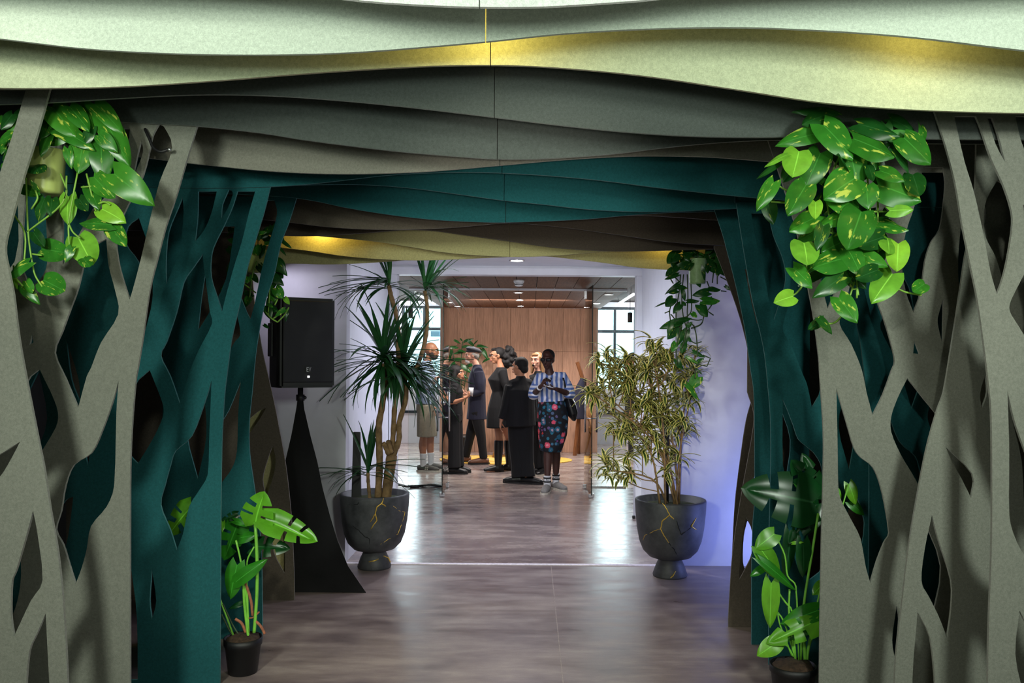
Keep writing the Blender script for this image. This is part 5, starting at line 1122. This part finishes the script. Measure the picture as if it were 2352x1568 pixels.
# 1 bald man in shorts facing right
D = 11.5; k = 1.02; f = (1, -.1)
t = person('bald bearded man in pale blue shirt and khaki shorts beside the left glass door', D, 985)
J = joints(D, (991, 806), (980, 838), (977, 928), [(979, 850, -.17), (980, 850, .17)], [(984, 893, -.2), (978, 893, .22)], [(1003, 868, -.16), (992, 932, .2)], [(976, 930, -.08), (978, 930, .09)], [(973, 1003, -.08), (989, 1003, .1)], [(972, 1070, -.08), (990, 1068, .1)], (1, -.12, -.03))
build_body(t, J, k, SK['tan'], f, hands=({'d': (1, -.2, .35), 'n': (0, 0, 1), 'curl': .5}, {'d': (.2, 0, -1), 'n': (0, -1, 0)}))
face(t, J['head'], k, J['face'], None, MP['lip_rose'])
top(t, 'shirt', MP['sky_cotton'], J, k, f, P(977, 918, D).z, [(.15, .1), (.185, .135), (.168, .13), (.172, .13), (.175, .13)], .5, (.066, .068, .066, .06))
legs(t, 'shorts', MP['khaki'], J, k, f, .5, [.1, .1, .09, .07, .06])
for s in (0, 1):
    a, n_ = J['an'][s], J['kn'][s]
    blob('sock', MP['white_cotton'], t, lambda bm: tube(bm, [Vector((a.x, a.y, .05)), a + Vector((0, 0, .02)), a + (n_ - a) * .42], [.043, .041, .05], 12), .007, 1)
shoes(t, J, k, simple('sneaker_olive', srgb(70, 66, 60), .7, nscale=14, var=.5), f, sole=MP['sole_pale'], high=.01)
r_ = rotz(J['face']); h = J['head']
def beard(bm):
    ball(bm, h + r_ @ Vector((0, .04, -.08)), (.047, .05, .042), r_); ball(bm, h + r_ @ Vector((0, .068, -.066)), (.034, .03, .032), r_)
    for s in (-1, 1): ball(bm, h + r_ @ Vector((s * .05, .015, -.045)), (.018, .035, .04), r_)
blob('beard', simple('beard_brown', srgb(52, 36, 30), .9, nscale=200, var=.5, bmp=.5), t, beard, .006, 2)
bm = bmesh.new()
for s in (-1, 1):
    c = h + r_ @ Vector((s * .032, .098, .008)); tube(bm, [c + r_ @ Vector((.022 * math.cos(a_), 0, .018 * math.sin(a_))) for a_ in [i * PI / 6 for i in range(13)]], .0025, 6)
    tube(bm, [c + r_ @ Vector((s * .02, 0, .005)), h + r_ @ Vector((s * .076, 0, .012))], .0025, 6)
bm_obj('glasses', bm, MP['gold_metal'], t, True)
p = J['wr'][0] + Vector((.09, -.02, .06)); bm = Box(-.038, .038, -.005, .005, -.07, .07, bev=.004); bmesh.ops.transform(bm, matrix=Matrix.Translation(p) @ Matrix.Rotation(.9, 4, 'Y'), verts=bm.verts)
tag(bm_obj('phone', bm, M['black_plastic']), 'dark phone held by the bald man in shorts', 'phone')
# letter N on the outer side of the near sneaker
p = Vector((J['an'][0].x + .05, J['an'][0].y - .056, .05)); bm = bmesh.new()
for a_, b_ in (((-.018, -.02), (-.010, .022)), ((-.010, .022), (.012, -.02)), ((.012, -.02), (.020, .022))): tube(bm, [p + Vector((a_[0], 0, a_[1])), p + Vector((b_[0], 0, b_[1]))], .0055, 6)
bm_obj('shoe_letter', bm, MP['sole_pale'], t, label='pale letter N on the sneaker side')

# 2 long haired woman facing right
D = 11.3; k = .9; f = (1, -.25)
t = person('woman with long straight black hair in black clothes behind the left door handle', D, 1046)
J = joints(D, (1050, 857), (1045, 882), (1044, 950), [(1042, 893, -.15), (1046, 893, .15)], [(1037, 926, -.17), (1050, 930, .16)], [(1064, 916, -.22), (1068, 912, .05)], [(1042, 952, -.07), (1047, 952, .08)], [(1042, 1015, -.07), (1049, 1015, .08)], [(1042, 1078, -.07), (1050, 1076, .08)], (1, -.3, .05))
build_body(t, J, k, SK['olive'], f, hands=({'d': (1, -.1, .5), 'n': (0, 0, 1), 'curl': .45}, {'d': (1, 0, .4), 'n': (0, -.3, 1), 'curl': .5}))
face(t, J['head'], k, J['face'], None, MP['lip_rose'])
top(t, 'blouse', MP['black_wool'], J, k, f, P(1044, 955, D).z, [(.13, .09), (.16, .12), (.14, .11), (.16, .12), (.16, .12)], .5, (.055, .056, .055, .05))
legs(t, 'trousers', MP['black_wool'], J, k, f, 1.0, [.1, .1, .098, .1, .108])
shoes(t, J, k, MP['black_leather'], f, high=0)
h = J['head']; r_ = rotz(J['face'])
def hair(bm):
    ball(bm, h + r_ @ Vector((0, -.022, .03)), (.08, .095, .085), r_, 16)
    for s in (-1, 1): tube(bm, [h + r_ @ Vector((s * .06, -.0, .06)), h + r_ @ Vector((s * .078, -.01, -.04)), h + r_ @ Vector((s * .085, -.03, -.16)), h + r_ @ Vector((s * .08, -.04, -.26))], [.03, .032, .036, .02], 10)
    tube(bm, [h + r_ @ Vector((0, -.08, .06)), h + r_ @ Vector((0, -.1, -.06)), h + r_ @ Vector((0, -.11, -.2)), h + r_ @ Vector((0, -.1, -.32))], [(.07, .04), (.085, .045), (.09, .045), (.06, .02)], 12, side=r_ @ Vector((1, 0, 0)))
blob('hair', MP['hair_black'], t, hair, .009, 2)
p = J['wr'][1] + Vector((.085, -.03, .06)); bm = bmesh.new(); lathe(bm, p + Vector((0, 0, -.03)), [(.024, 0), (.028, .05), (.033, .1), (.03, .1)], 20)
tag(bm_obj('paper_cup', bm, MP['white_cotton'], None, True), 'white paper cup held between the long haired woman and the man in beret', 'cup')

# 3 man with beret facing left
D = 12.35; k = 1.0; f = (-1, -.15)
t = person('grey bearded man in grey beret and navy blazer talking before the ficus', D, 1098)
J = joints(D, (1084, 816), (1096, 846), (1095, 940), [(1098, 856, .17), (1099, 856, -.17)], [(1092, 896, .2), (1105, 900, -.2)], [(1076, 905, .1), (1082, 905, -.22)], [(1096, 944, .09), (1094, 944, -.09)], [(1080, 1000, .1), (1105, 1002, -.09)], [(1070, 1050, .14), (1111, 1053, -.08)], (-1, -.2, -.04))
build_body(t, J, k, SK['fair'], f, hands=({'d': (-1, -.2, .1), 'n': (0, 0, 1), 'curl': .5}, {'d': (-1, -.1, .1), 'n': (0, 0, 1), 'curl': .5}))
face(t, J['head'], k, J['face'], None, MP['lip_rose'])
top(t, 'blazer', MP['navy'], J, k, f, P(1095, 962, D).z, [(.15, .1), (.19, .13), (.175, .125), (.185, .135), (.19, .15)], 1.0, (.07, .068, .058, .05))
legs(t, 'trousers', MP['black_wool'], J, k, f, 1.0, [.1, .088, .07, .062, .058])
for s in (0, 1):
    w_, e_ = J['wr'][s], J['el'][s]; blob('cuff', MP['white_cotton'], t, lambda bm: tube(bm, [w_ + (e_ - w_) * .18, w_], [.037, .036], 12), .007, 1)
shoes(t, J, k, MP['brown_leather'], f, high=.02, L=.21)
h = J['head']; r_ = rotz(J['face'])
def beret(bm):
    ball(bm, h + r_ @ Vector((0, -.03, .082)), (.105, .12, .04), rotz(J['face'] + Vector((0, 0, .28))), 18); ball(bm, h + r_ @ Vector((0, -.012, .06)), (.08, .1, .035), r_, 14); tube(bm, [h + r_ @ Vector((0, -.03, .11)), h + r_ @ Vector((0, -.03, .135))], .006, 8)
blob('beret', MP['grey_felt_wool'], t, beret, .008, 2)
grey_hair = simple('grey_hair', srgb(150, 146, 142), .8, nscale=160, var=.4, bmp=.5)
def hair(bm):
    ball(bm, h + r_ @ Vector((0, -.06, -.005)), (.07, .05, .06), r_)
    for s in (-1, 1): ball(bm, h + r_ @ Vector((s * .066, -.02, .01)), (.016, .04, .035), r_)
blob('hair', grey_hair, t, hair, .007, 2)
def beard(bm): ball(bm, h + r_ @ Vector((0, .055, -.09)), (.034, .035, .032), r_); ball(bm, h + r_ @ Vector((0, .09, -.075)), (.02, .015, .03), r_)
blob('beard', simple('beard_white', srgb(206, 200, 196), .9, nscale=160, var=.3, bmp=.5), t, beard, .006, 2)

# 4 woman in black dress facing left
D = 11.5; k = .98; f = (-1, -.2)
t = person('woman with big black curly ponytail and glasses in short black dress and knee boots', D, 1150)
J = joints(D, (1142, 817), (1151, 848), (1146, 935), [(1152, 858, .16), (1155, 858, -.16)], [(1158, 900, .18), (1166, 900, -.18)], [(1150, 940, .2), (1165, 945, -.2)], [(1144, 940, .09), (1148, 940, -.09)], [(1146, 1003, -.04), (1168, 1003, .08)], [(1144, 1068, -.04), (1170, 1070, .1)], (-1, -.22, -.05))
build_body(t, J, k, SK['olive'], f, toes=((-1, -.3, 0), (-1, -.3, 0)))
face(t, J['head'], k, J['face'], None, MP['lip_rose'])
rt_ = Vector((f[1], -f[0], 0)).normalized()
def dress(bm):
    nk, pv = J['neck'], J['pelvis']; ff = Vector((f[0], f[1], 0)).normalized(); bu = nk * .68 + pv * .32 + ff * .035
    tube(bm, [nk + Vector((0, 0, .0)), nk + Vector((0, 0, -.035)), nk + Vector((0, 0, -.08)), bu, nk * .4 + pv * .6, pv, Vector((pv.x, pv.y, P(1146, 960, D).z)) - ff * .01, Vector((pv.x, pv.y, P(1146, 980, D).z)) - ff * .02], [(.06, .06), (.11, .08), (.145, .095), (.165, .14), (.13, .105), (.18, .15), (.2, .18), (.21, .19)], 20, side=rt_)
    for s in (0, 1):
        tube(bm, [nk + Vector((0, 0, -.06)), J['sh'][s], J['sh'][s] * .5 + J['el'][s] * .5, J['el'][s], J['el'][s] * .5 + J['wr'][s] * .5, J['el'][s] * .1 + J['wr'][s] * .9], [.06, .06, .056, .048, .044, .036], 12)
blob('dress', MP['black_wool'], t, dress, .009, 3)
for s in (0, 1):
    a, n_ = J['an'][s], J['kn'][s]; td = Vector((-1, -.3, 0)).normalized(); a0 = Vector((a.x, a.y, 0))
    def boot(bm):
        tube(bm, [Vector((a.x, a.y, .05)), a, a * .6 + n_ * .4, a * .28 + n_ * .72, a * .12 + n_ * .88], [.05, .046, .058, .064, .06], 14)
        tube(bm, [a0 - td * .07 + Vector((0, 0, .045)), a0 + Vector((0, 0, .05)), a0 + td * .1 + Vector((0, 0, .042)), a0 + td * .2 + Vector((0, 0, .028))], [(.036, .044), (.043, .05), (.045, .04), (.022, .02)], 14, side=Vector((td.y, -td.x, 0)))
        tube(bm, [a0 - td * .05 + Vector((0, 0, .0)), a0 - td * .05 + Vector((0, 0, .04))], .035, 10)
    blob('boot', MP['black_leather'], t, boot, .008, 2)
h = J['head']; r_ = rotz(J['face'])
def hair(bm):
    ball(bm, h + r_ @ Vector((0, -.03, .035)), (.08, .09, .085), r_, 16); ball(bm, h + r_ @ Vector((0, .035, .088)), (.06, .045, .025), r_)
    rr2 = random.Random(3)
    for i in range(34):
        v_ = Vector((rr2.gauss(0, 1), rr2.gauss(0, 1), rr2.gauss(0, 1))).normalized(); ball(bm, h + r_ @ Vector((0, -.16, -.02)) + Vector((v_.x * .09, v_.y * .09, v_.z * .135)), .032, None, 8)
    ball(bm, h + r_ @ Vector((0, -.16, -.02)), (.09, .09, .13))
blob('hair', MP['hair_black'], t, hair, .009, 1)
bm = bmesh.new()
for s in (-1, 1):
    c = h + r_ @ Vector((s * .032, .1, .006)); tube(bm, [c + r_ @ Vector((.023 * math.cos(a_), 0, .02 * math.sin(a_))) for a_ in [i * PI / 6 for i in range(13)]], .003, 6)
    tube(bm, [c + r_ @ Vector((s * .02, 0, .005)), h + r_ @ Vector((s * .078, 0, .012))], .003, 6)
bm_obj('glasses', bm, M['black_plastic'], t, True)

# 5 person in black suit, seen from behind
D = 10.4; k = .97; f = (-.5, .85)
t = person('person in black suit with short black hair seen from behind, centre of the group', D, 1195)
J = joints(D, (1193, 842), (1196, 874), (1195, 958), [(1173, 888, -.05), (1218, 886, .06)], [(1162, 930, -.05), (1222, 932, .1)], [(1151, 966, -.06), (1214, 962, .16)], [(1186, 966), (1205, 966)], [(1187, 1032, .02), (1208, 1032, .02)], [(1194, 1096, .02), (1210, 1096, -.02)], (-.82, .5, -.08))
build_body(t, J, k, SK['olive'], f, toes=((-.7, .1, 0), (.9, -.3, 0)), hands=({'d': (-.1, 0, -1), 'n': (1, 0, 0), 'curl': .3}, {'d': (-.2, .3, -1), 'n': (-1, 0, 0), 'curl': .3}))
face(t, J['head'], k, J['face'], None, MP['lip_rose'])
top(t, 'jacket', MP['black_wool'], J, k, f, P(1195, 978, D).z, [(.15, .1), (.2, .145), (.19, .145), (.2, .155), (.21, .165)], 1.0, (.075, .072, .062, .055))
legs(t, 'trousers', MP['black_wool'], J, k, f, 1.0, [.112, .108, .098, .096, .11])
shoes(t, J, k, MP['black_leather'], f, toes=((-.7, .1, 0), (.9, -.3, 0)), high=0, L=.2)
h = J['head']; r_ = rotz(J['face'])
def hair(bm): ball(bm, h + r_ @ Vector((0, -.03, .035)), (.08, .092, .088), r_, 16); ball(bm, h + r_ @ Vector((0, -.07, -.03)), (.065, .045, .06), r_); ball(bm, h + r_ @ Vector((0, .03, .092)), (.05, .04, .022), r_)
blob('hair', MP['hair_black'], t, hair, .008, 2)

# 6 blonde woman behind
D = 11.2; k = .98; f = (-.45, -.9)
t = person('blonde woman with open mouth in black clothes, half hidden behind striped shirt', D, 1240)
J = joints(D, (1233, 828), (1238, 862), (1240, 950), [(1218, 874), (1256, 874)], [(1217, 918, .05), (1260, 918, .05)], [(1222, 950, -.08), (1254, 950, -.08)], [(1232, 956), (1249, 956)], [(1232, 1020), (1250, 1020)], [(1237, 1078), (1252, 1080)], (-.5, -.85, 0))
build_body(t, J, k, SK['fair'], f, toes=((-.8, -.5, 0), (-.5, -.8, 0)))
face(t, J['head'], k, J['face'], None, MP['lip_rose'], open_mouth=True)
top(t, 'sweater', MP['black_wool'], J, k, f, P(1240, 968, D).z, [(.14, .09), (.175, .13), (.15, .12), (.165, .125), (.17, .13)], 1.0, (.06, .056, .05, .046))
legs(t, 'trousers', MP['black_wool'], J, k, f, 1.0, [.095, .08, .066, .06, .055])
shoes(t, J, k, MP['black_leather'], f, toes=((-.8, -.5, 0), (-.5, -.8, 0)), sole=MP['sole_pale'], high=0)
h = J['head']; r_ = rotz(J['face'])
def hair(bm):
    ball(bm, h + r_ @ Vector((0, -.026, .03)), (.077, .09, .088), r_, 16); ball(bm, h + r_ @ Vector((0, .055, .078)), (.052, .03, .022), r_)
    for s in (-1, 1): tube(bm, [h + r_ @ Vector((s * .06, .02, .06)), h + r_ @ Vector((s * .076, -.01, -.03)), h + r_ @ Vector((s * .078, -.02, -.12)), h + r_ @ Vector((s * .085, -.01, -.17))], [.024, .024, .026, .014], 10)
blob('hair', simple('hair_blonde', srgb(150, 112, 74), .8, nscale=120, var=.4, bmp=.5), t, hair, .009, 2)

# 7 woman in striped shirt, walking to the viewer
D = 9.85; k = 1.0; f = (-.15, -1)
t = person('woman in sunglasses, blue striped shirt and floral skirt walking out of the lounge', D, 1268)
J = joints(D, (1258, 826), (1262, 858), (1268, 942), [(1240, 870), (1292, 868)], [(1226, 905, -.03), (1309, 905, -.02)], [(1242, 887, -.26), (1277, 893, -.26)], [(1256, 950), (1281, 950)], [(1259, 1025, -.06), (1277, 1025, .06)], [(1257, 1098, -.12), (1277, 1094, .1)], (-.3, -.95, -.08))
build_body(t, J, k, SK['deep'], f, toes=((-.2, -1, 0), (.5, -.9, 0)), hands=({'d': (.45, -.4, .8), 'n': (1, .2, -.2), 'curl': .6}, {'d': (-1, -.15, .1), 'n': (0, 0, 1), 'curl': .45}))
face(t, J['head'], k, J['face'], None, MP['lip_dark'], eyes=False)
m, nt, b = new_mat('striped_cotton'); v = coords(nt)
wv = nt.nodes.new('ShaderNodeTexWave'); wv.inputs['Scale'].default_value = 5.6; wv.inputs['Distortion'].default_value = 1.6; wv.inputs['Detail'].default_value = 1; wv.inputs['Detail Scale'].default_value = 1.5; nt.links.new(v, wv.inputs[0])
nt.links.new(ramp(nt, wv.outputs['Fac'], [(.46, srgb(226, 226, 236)), (.54, srgb(92, 120, 184))]), b.inputs['Base Color']); b.inputs['Roughness'].default_value = .85
MP['striped'] = m
m2, nt, b = new_mat('striped_cotton_sleeve'); v = coords(nt)
wv = nt.nodes.new('ShaderNodeTexWave'); wv.inputs['Scale'].default_value = 6.5; wv.bands_direction = 'Z'; wv.inputs['Distortion'].default_value = 1.0; nt.links.new(v, wv.inputs[0])
nt.links.new(ramp(nt, wv.outputs['Fac'], [(.46, srgb(226, 226, 236)), (.54, srgb(92, 120, 184))]), b.inputs['Base Color']); b.inputs['Roughness'].default_value = .85
rt_ = Vector((f[1], -f[0], 0)).normalized()
def shirt(bm):
    nk, pv = J['neck'], J['pelvis']; ff = Vector((f[0], f[1], 0)).normalized()
    tube(bm, [nk + Vector((0, 0, -.035)) - ff * .03, nk + Vector((0, 0, -.09)) - ff * .01, nk * .7 + pv * .3 + ff * .02, nk * .4 + pv * .6 + ff * .02, nk * .22 + pv * .78], [(.07, .05), (.145, .085), (.178, .13), (.165, .125), (.15, .12)], 18, side=rt_)
    for s in (0, 1): tube(bm, [nk + Vector((0, 0, -.065)), J['sh'][s], J['sh'][s] * .5 + J['el'][s] * .5], [.06, .068, .07], 12)
blob('shirt', MP['striped'], t, shirt, .008, 2)
for s in (0, 1):
    e_, w_, h_ = J['el'][s], J['wr'][s], J['sh'][s]
    blob('sleeve', m2, t, lambda bm: tube(bm, [h_ * .6 + e_ * .4, h_ * .2 + e_ * .8, e_ + (e_ - h_) * .05, e_ * .8 + w_ * .2], [.068, .074, .066, .056], 12), .008, 2)
def knot(bm):
    c = P(1266, 912, D - .12)
    ball(bm, c, (.03, .022, .024)); tube(bm, [c, c + Vector((-.05, .0, -.02)), c + Vector((-.09, .01, -.05))], [(.02, .01), (.024, .01), (.008, .006)], 8); tube(bm, [c, c + Vector((.04, -.01, -.03)), c + Vector((.07, 0, -.07))], [(.02, .01), (.022, .01), (.008, .006)], 8)
blob('shirt_knot', MP['striped'], t, knot, .006, 1)
m, nt, b = new_mat('floral_cloth'); v = coords(nt)
def vor(scale, feat='F1', rnd=1.0):
    n = nt.nodes.new('ShaderNodeTexVoronoi'); n.inputs['Scale'].default_value = scale; n.feature = feat; nt.links.new(v, n.inputs['Vector']); return n
v1 = vor(11.5); nz = noise_tex(nt, 40, 3, v)
ad = nt.nodes.new('ShaderNodeMath'); ad.operation = 'MULTIPLY_ADD'; nt.links.new(nz, ad.inputs[0]); ad.inputs[1].default_value = .34; nt.links.new(v1.outputs['Distance'], ad.inputs[2])
fl = ramp(nt, ad.outputs[0], [(.52, (1, 1, 1)), (.58, (0, 0, 0))]); core = ramp(nt, ad.outputs[0], [(.30, (1, 1, 1)), (.36, (0, 0, 0))])
sepc = nt.nodes.new('ShaderNodeSeparateColor'); nt.links.new(v1.outputs['Color'], sepc.inputs[0])
fc = ramp(nt, sepc.outputs[0], [(.0, srgb(206, 44, 40)), (.3, srgb(230, 90, 120)), (.5, srgb(200, 60, 44)), (.52, srgb(30, 100, 124)), (1.0, srgb(20, 84, 110))])
v2 = vor(22); lf = ramp(nt, v2.outputs['Distance'], [(.36, (1, 1, 1)), (.44, (0, 0, 0))])
sc2 = nt.nodes.new('ShaderNodeSeparateColor'); nt.links.new(v2.outputs['Color'], sc2.inputs[0])
lfc = ramp(nt, sc2.outputs[0], [(.2, srgb(14, 16, 26)), (.4, srgb(20, 70, 92)), (.7, srgb(36, 120, 142)), (.95, srgb(120, 60, 120))])
base = mix(nt, lf, srgb(13, 14, 22), lfc); base = mix(nt, fl, base, fc); base = mix(nt, core, base, mix(nt, .5, fc, srgb(246, 190, 200)))
nt.links.new(base, b.inputs['Base Color']); b.inputs['Roughness'].default_value = .8
def skirt(bm):
    tube(bm, [P(1266, 915, D), P(1268, 935, D), P(1270, 962, D + .01), P(1269, 995, D + .01), P(1266, 1020, D), P(1265, 1036, D)], [(.145, .12), (.172, .145), (.182, .155), (.172, .15), (.145, .145), (.125, .14)], 22, side=rt_)
blob('skirt', m, t, skirt, .009, 3)
def txt(s, p, size, nrm, mat, parent, name):
    cu = bpy.data.curves.new('t', 'FONT'); cu.body = s; cu.size = size; cu.align_x = 'CENTER'; cu.align_y = 'CENTER'; cu.extrude = .0008
    o = bpy.data.objects.new('t', cu); COL.objects.link(o); bpy.context.view_layer.update()
    me = bpy.data.meshes.new_from_object(o.evaluated_get(bpy.context.evaluated_depsgraph_get())); bpy.data.objects.remove(o)
    me.materials.clear(); me.materials.append(mat); o = bpy.data.objects.new(name, me); link(o, parent)
    z = Vector(nrm).normalized(); x = Vector((0, 0, 1)).cross(z).normalized(); y = z.cross(x)
    o.matrix_basis = Matrix(((x.x, y.x, z.x, p.x), (x.y, y.y, z.y, p.y), (x.z, y.z, z.z, p.z), (0, 0, 0, 1))); return o
for s, wd in ((0, 'FU'), (1, 'ONE')):
    a = J['an'][s]; c = Vector((a.x, a.y, 0)); so_ = blob('sock', MP['white_cotton'], t, lambda bm: tube(bm, [c + Vector((0, 0, .05)), c + Vector((0, 0, .12)), c + Vector((0, 0, .19))], [.042, .04, .043], 14), .006, 1)
    for z in (.165, .122):
        bm = bmesh.new(); lathe(bm, c + Vector((0, 0, z)), [(.042, -.008), (.0455, -.006), (.0455, .006), (.042, .008)], 24); bm_obj('stripe', bm, MP['black_wool'], so_, True)
    txt(wd, c + Vector((0, -.0455, .1435)), .03, (0, -1, 0), M['black_plastic'], so_, 'lettering')
shoes(t, J, k, MP['grey_knit'], f, toes=((-.2, -1, 0), (.5, -.9, 0)), sole=MP['sole_pale'], high=.0, L=.21)
h = J['head']; r_ = rotz(J['face'])
blob('hair', MP['hair_black'], t, lambda bm: (ball(bm, h + r_ @ Vector((0, -.028, .045)), (.078, .09, .08), r_, 16), ball(bm, h + r_ @ Vector((0, -.07, -.01)), (.062, .035, .05), r_)), .008, 2)
bm = bmesh.new()
for s in (-1, 1):
    ball(bm, h + r_ @ Vector((s * .034, .094, .006)), (.03, .01, .019), r_); tube(bm, [h + r_ @ Vector((s * .06, .088, .01)), h + r_ @ Vector((s * .08, 0, .014))], .006, 6)
tube(bm, [h + r_ @ Vector((-.02, .1, .012)), h + r_ @ Vector((.02, .1, .012))], .004, 6); bm_obj('sunglasses', bm, M['black_plastic'], t, True)
bm = bmesh.new(); tube(bm, [J['wr'][0] + rv(.001) + (J['el'][0] - J['wr'][0]) * .12, J['wr'][0] + (J['el'][0] - J['wr'][0]) * .2], .034, 16); bm_obj('bracelet', bm, MP['white_cotton'], t, True)
c = P(1260, 876, D - .32); bm = bmesh.new(); lathe(bm, c + Vector((0, 0, -.045)), [(.026, 0), (.028, .004), (.006, .012), (.008, .03), (.034, .06), (.038, .09), (.035, .09)], 22)
tag(bm_obj('dessert_glass', bm, M['glass'], None, True), 'small clear glass held by the woman in striped shirt', 'glass')
c = P(1261, 887, D - .33); bm = Box(-.05, .05, -.05, .05, -.006, .0, bev=.002); bmesh.ops.transform(bm, matrix=Matrix.Translation(c) @ Matrix.Rotation(.25, 4, 'Y'), verts=bm.verts)
tag(bm_obj('napkin', bm, MP['white_cotton']), 'white napkin under the glass in her hand', 'napkin')
t = thing('shoulder_bag', 'black shoulder bag hanging at the side of the woman in floral skirt', 'bag', P(1312, 940, D + .05))
def bag(bm): tube(bm, [P(1304, 912, D + .05), P(1309, 930, D + .05), P(1315, 950, D + .05), P(1319, 966, D + .05)], [(.05, .1), (.07, .15), (.065, .15), (.02, .08)], 14, side=(1, 0, 0))
blob('bag_body', MP['black_leather'], t, bag, .009, 2)
bm = bmesh.new(); tube(bm, catmull([P(1290, 862, D - .01), P(1293, 857, D + .02), P(1294, 870, D - .085), P(1299, 890, D - .075), P(1306, 915, D + .02)], 5), [(.012, .004)] * 21, 8); bm_obj('strap', bm, MP['black_leather'], t, True)

# 8 dark haired person behind the striped bush
D = 12.7; k = .98; f = (-1, -.4); gy = ground(D)
t = person('dark haired person in dark clothes standing behind the yellow striped bush', D, 1452)
J = joints(D, (1450, 828), (1455, 858), (1456, 940), [(1455, 868, .16), (1456, 868, -.16)], [(1458, 905, .2), (1460, 905, -.2)], [(1450, 940, .16), (1452, 940, -.18)], [(1455, 946, .09), (1457, 946, -.09)], [(1453, 1000, .09), (1458, 1000, -.09)], [(1452, 1050, .09), (1460, 1052, -.09)], (-1, -.4, 0))
build_body(t, J, k, SK['olive'], f); face(t, J['head'], k, J['face'], None, MP['lip_rose'])
top(t, 'jacket', MP['black_wool'], J, k, f, P(1456, 955, D).z, [(.15, .1), (.185, .13), (.165, .12), (.175, .13), (.18, .13)], 1.0, (.066, .062, .055, .05))
legs(t, 'trousers', MP['black_wool'], J, k, f, 1.0, [.095, .085, .07, .064, .06]); shoes(t, J, k, MP['white_cotton'], f, sole=MP['sole_pale'], high=0)
h = J['head']; r_ = rotz(J['face']); blob('hair', MP['hair_black'], t, lambda bm: (ball(bm, h + r_ @ Vector((0, -.026, .04)), (.082, .094, .086), r_, 16), ball(bm, h + r_ @ Vector((0, -.075, -.02)), (.062, .035, .05), r_)), .008, 2)

# ------------------------------------------------------------------ lounge furniture
D = 13.25; t = thing('lounge_chair', 'light wooden lounge chair with splayed legs on the yellow rug behind the group', 'chair', (P(1185, 1000, D).x, D, 0))
cx = P(1185, 1000, D).x
for sx in (-1, 1):
    for sy in (-1, 1):
        bm = bmesh.new(); tube(bm, [(cx + sx * .34, D + sy * .26, .016), (cx + sx * .26, D + sy * .2, .40)], [.014, .02], 10); bm_obj('leg', bm, M['wood_light'], t, True)
bm = Box(cx - .3, cx + .3, D - .26, D + .26, .38, .46, bev=.02); bm_obj('seat', bm, simple('tan_leather', srgb(190, 142, 92), .55), t)
bm = bmesh.new(); tube(bm, [(cx - .33, D + .26, .62), (cx - .2, D + .33, .70), (cx + .2, D + .33, .70), (cx + .33, D + .26, .62)], [(.03, .1)] * 4, 10, side=(0, 1, .1)); bm_obj('backrest', bm, simple('tan_leather_back', srgb(190, 142, 92), .55), t, True)
for sx in (-1, 1):
    bm = bmesh.new(); tube(bm, [(cx + sx * .3, D - .2, .42), (cx + sx * .34, D - .22, .6), (cx + sx * .33, D + .26, .62)], [.016, .018, .018], 8); bm_obj('armrest', bm, M['wood_light'], t, True)
D = 13.45; t = thing('coat_stand', 'bent dark wooden coat stand leaning by the right end of wood wall', 'coat stand', (P(1320, 1040, D).x, D, 0))
bm = bmesh.new(); a_ = [P(1320, 1043, D), P(1327, 980, D), P(1337, 900, D), P(1339, 872, D), P(1334, 855, D), P(1326, 831, D)]; a_[0].z = 0
tube(bm, a_, [(.032, .022)] * 6, 8, side=(1, 0, 0)); bm_obj('post', bm, M['wood_dark'], t)
bm = bmesh.new(); b0 = a_[1]; tube(bm, [P(1330, 960, D + .02), Vector((a_[0].x + .08, D + .28, 0))], [(.026, .018)] * 2, 8, side=(1, 0, 0)); bm_obj('rear_leg', bm, M['wood_dark'], t)
ct = thing('hanging_coat', 'dark coat hanging on the bent wooden coat stand', 'coat', P(1332, 900, D - .04))
def coat(bm): tube(bm, [P(1338, 868, D - .03), P(1333, 890, D - .07), P(1331, 920, D - .08), P(1330, 962, D - .08)], [(.03, .03), (.075, .05), (.09, .06), (.1, .06)], 14, side=(1, 0, 0))
blob('coat_body', MP['navy'], ct, coat, .01, 2)
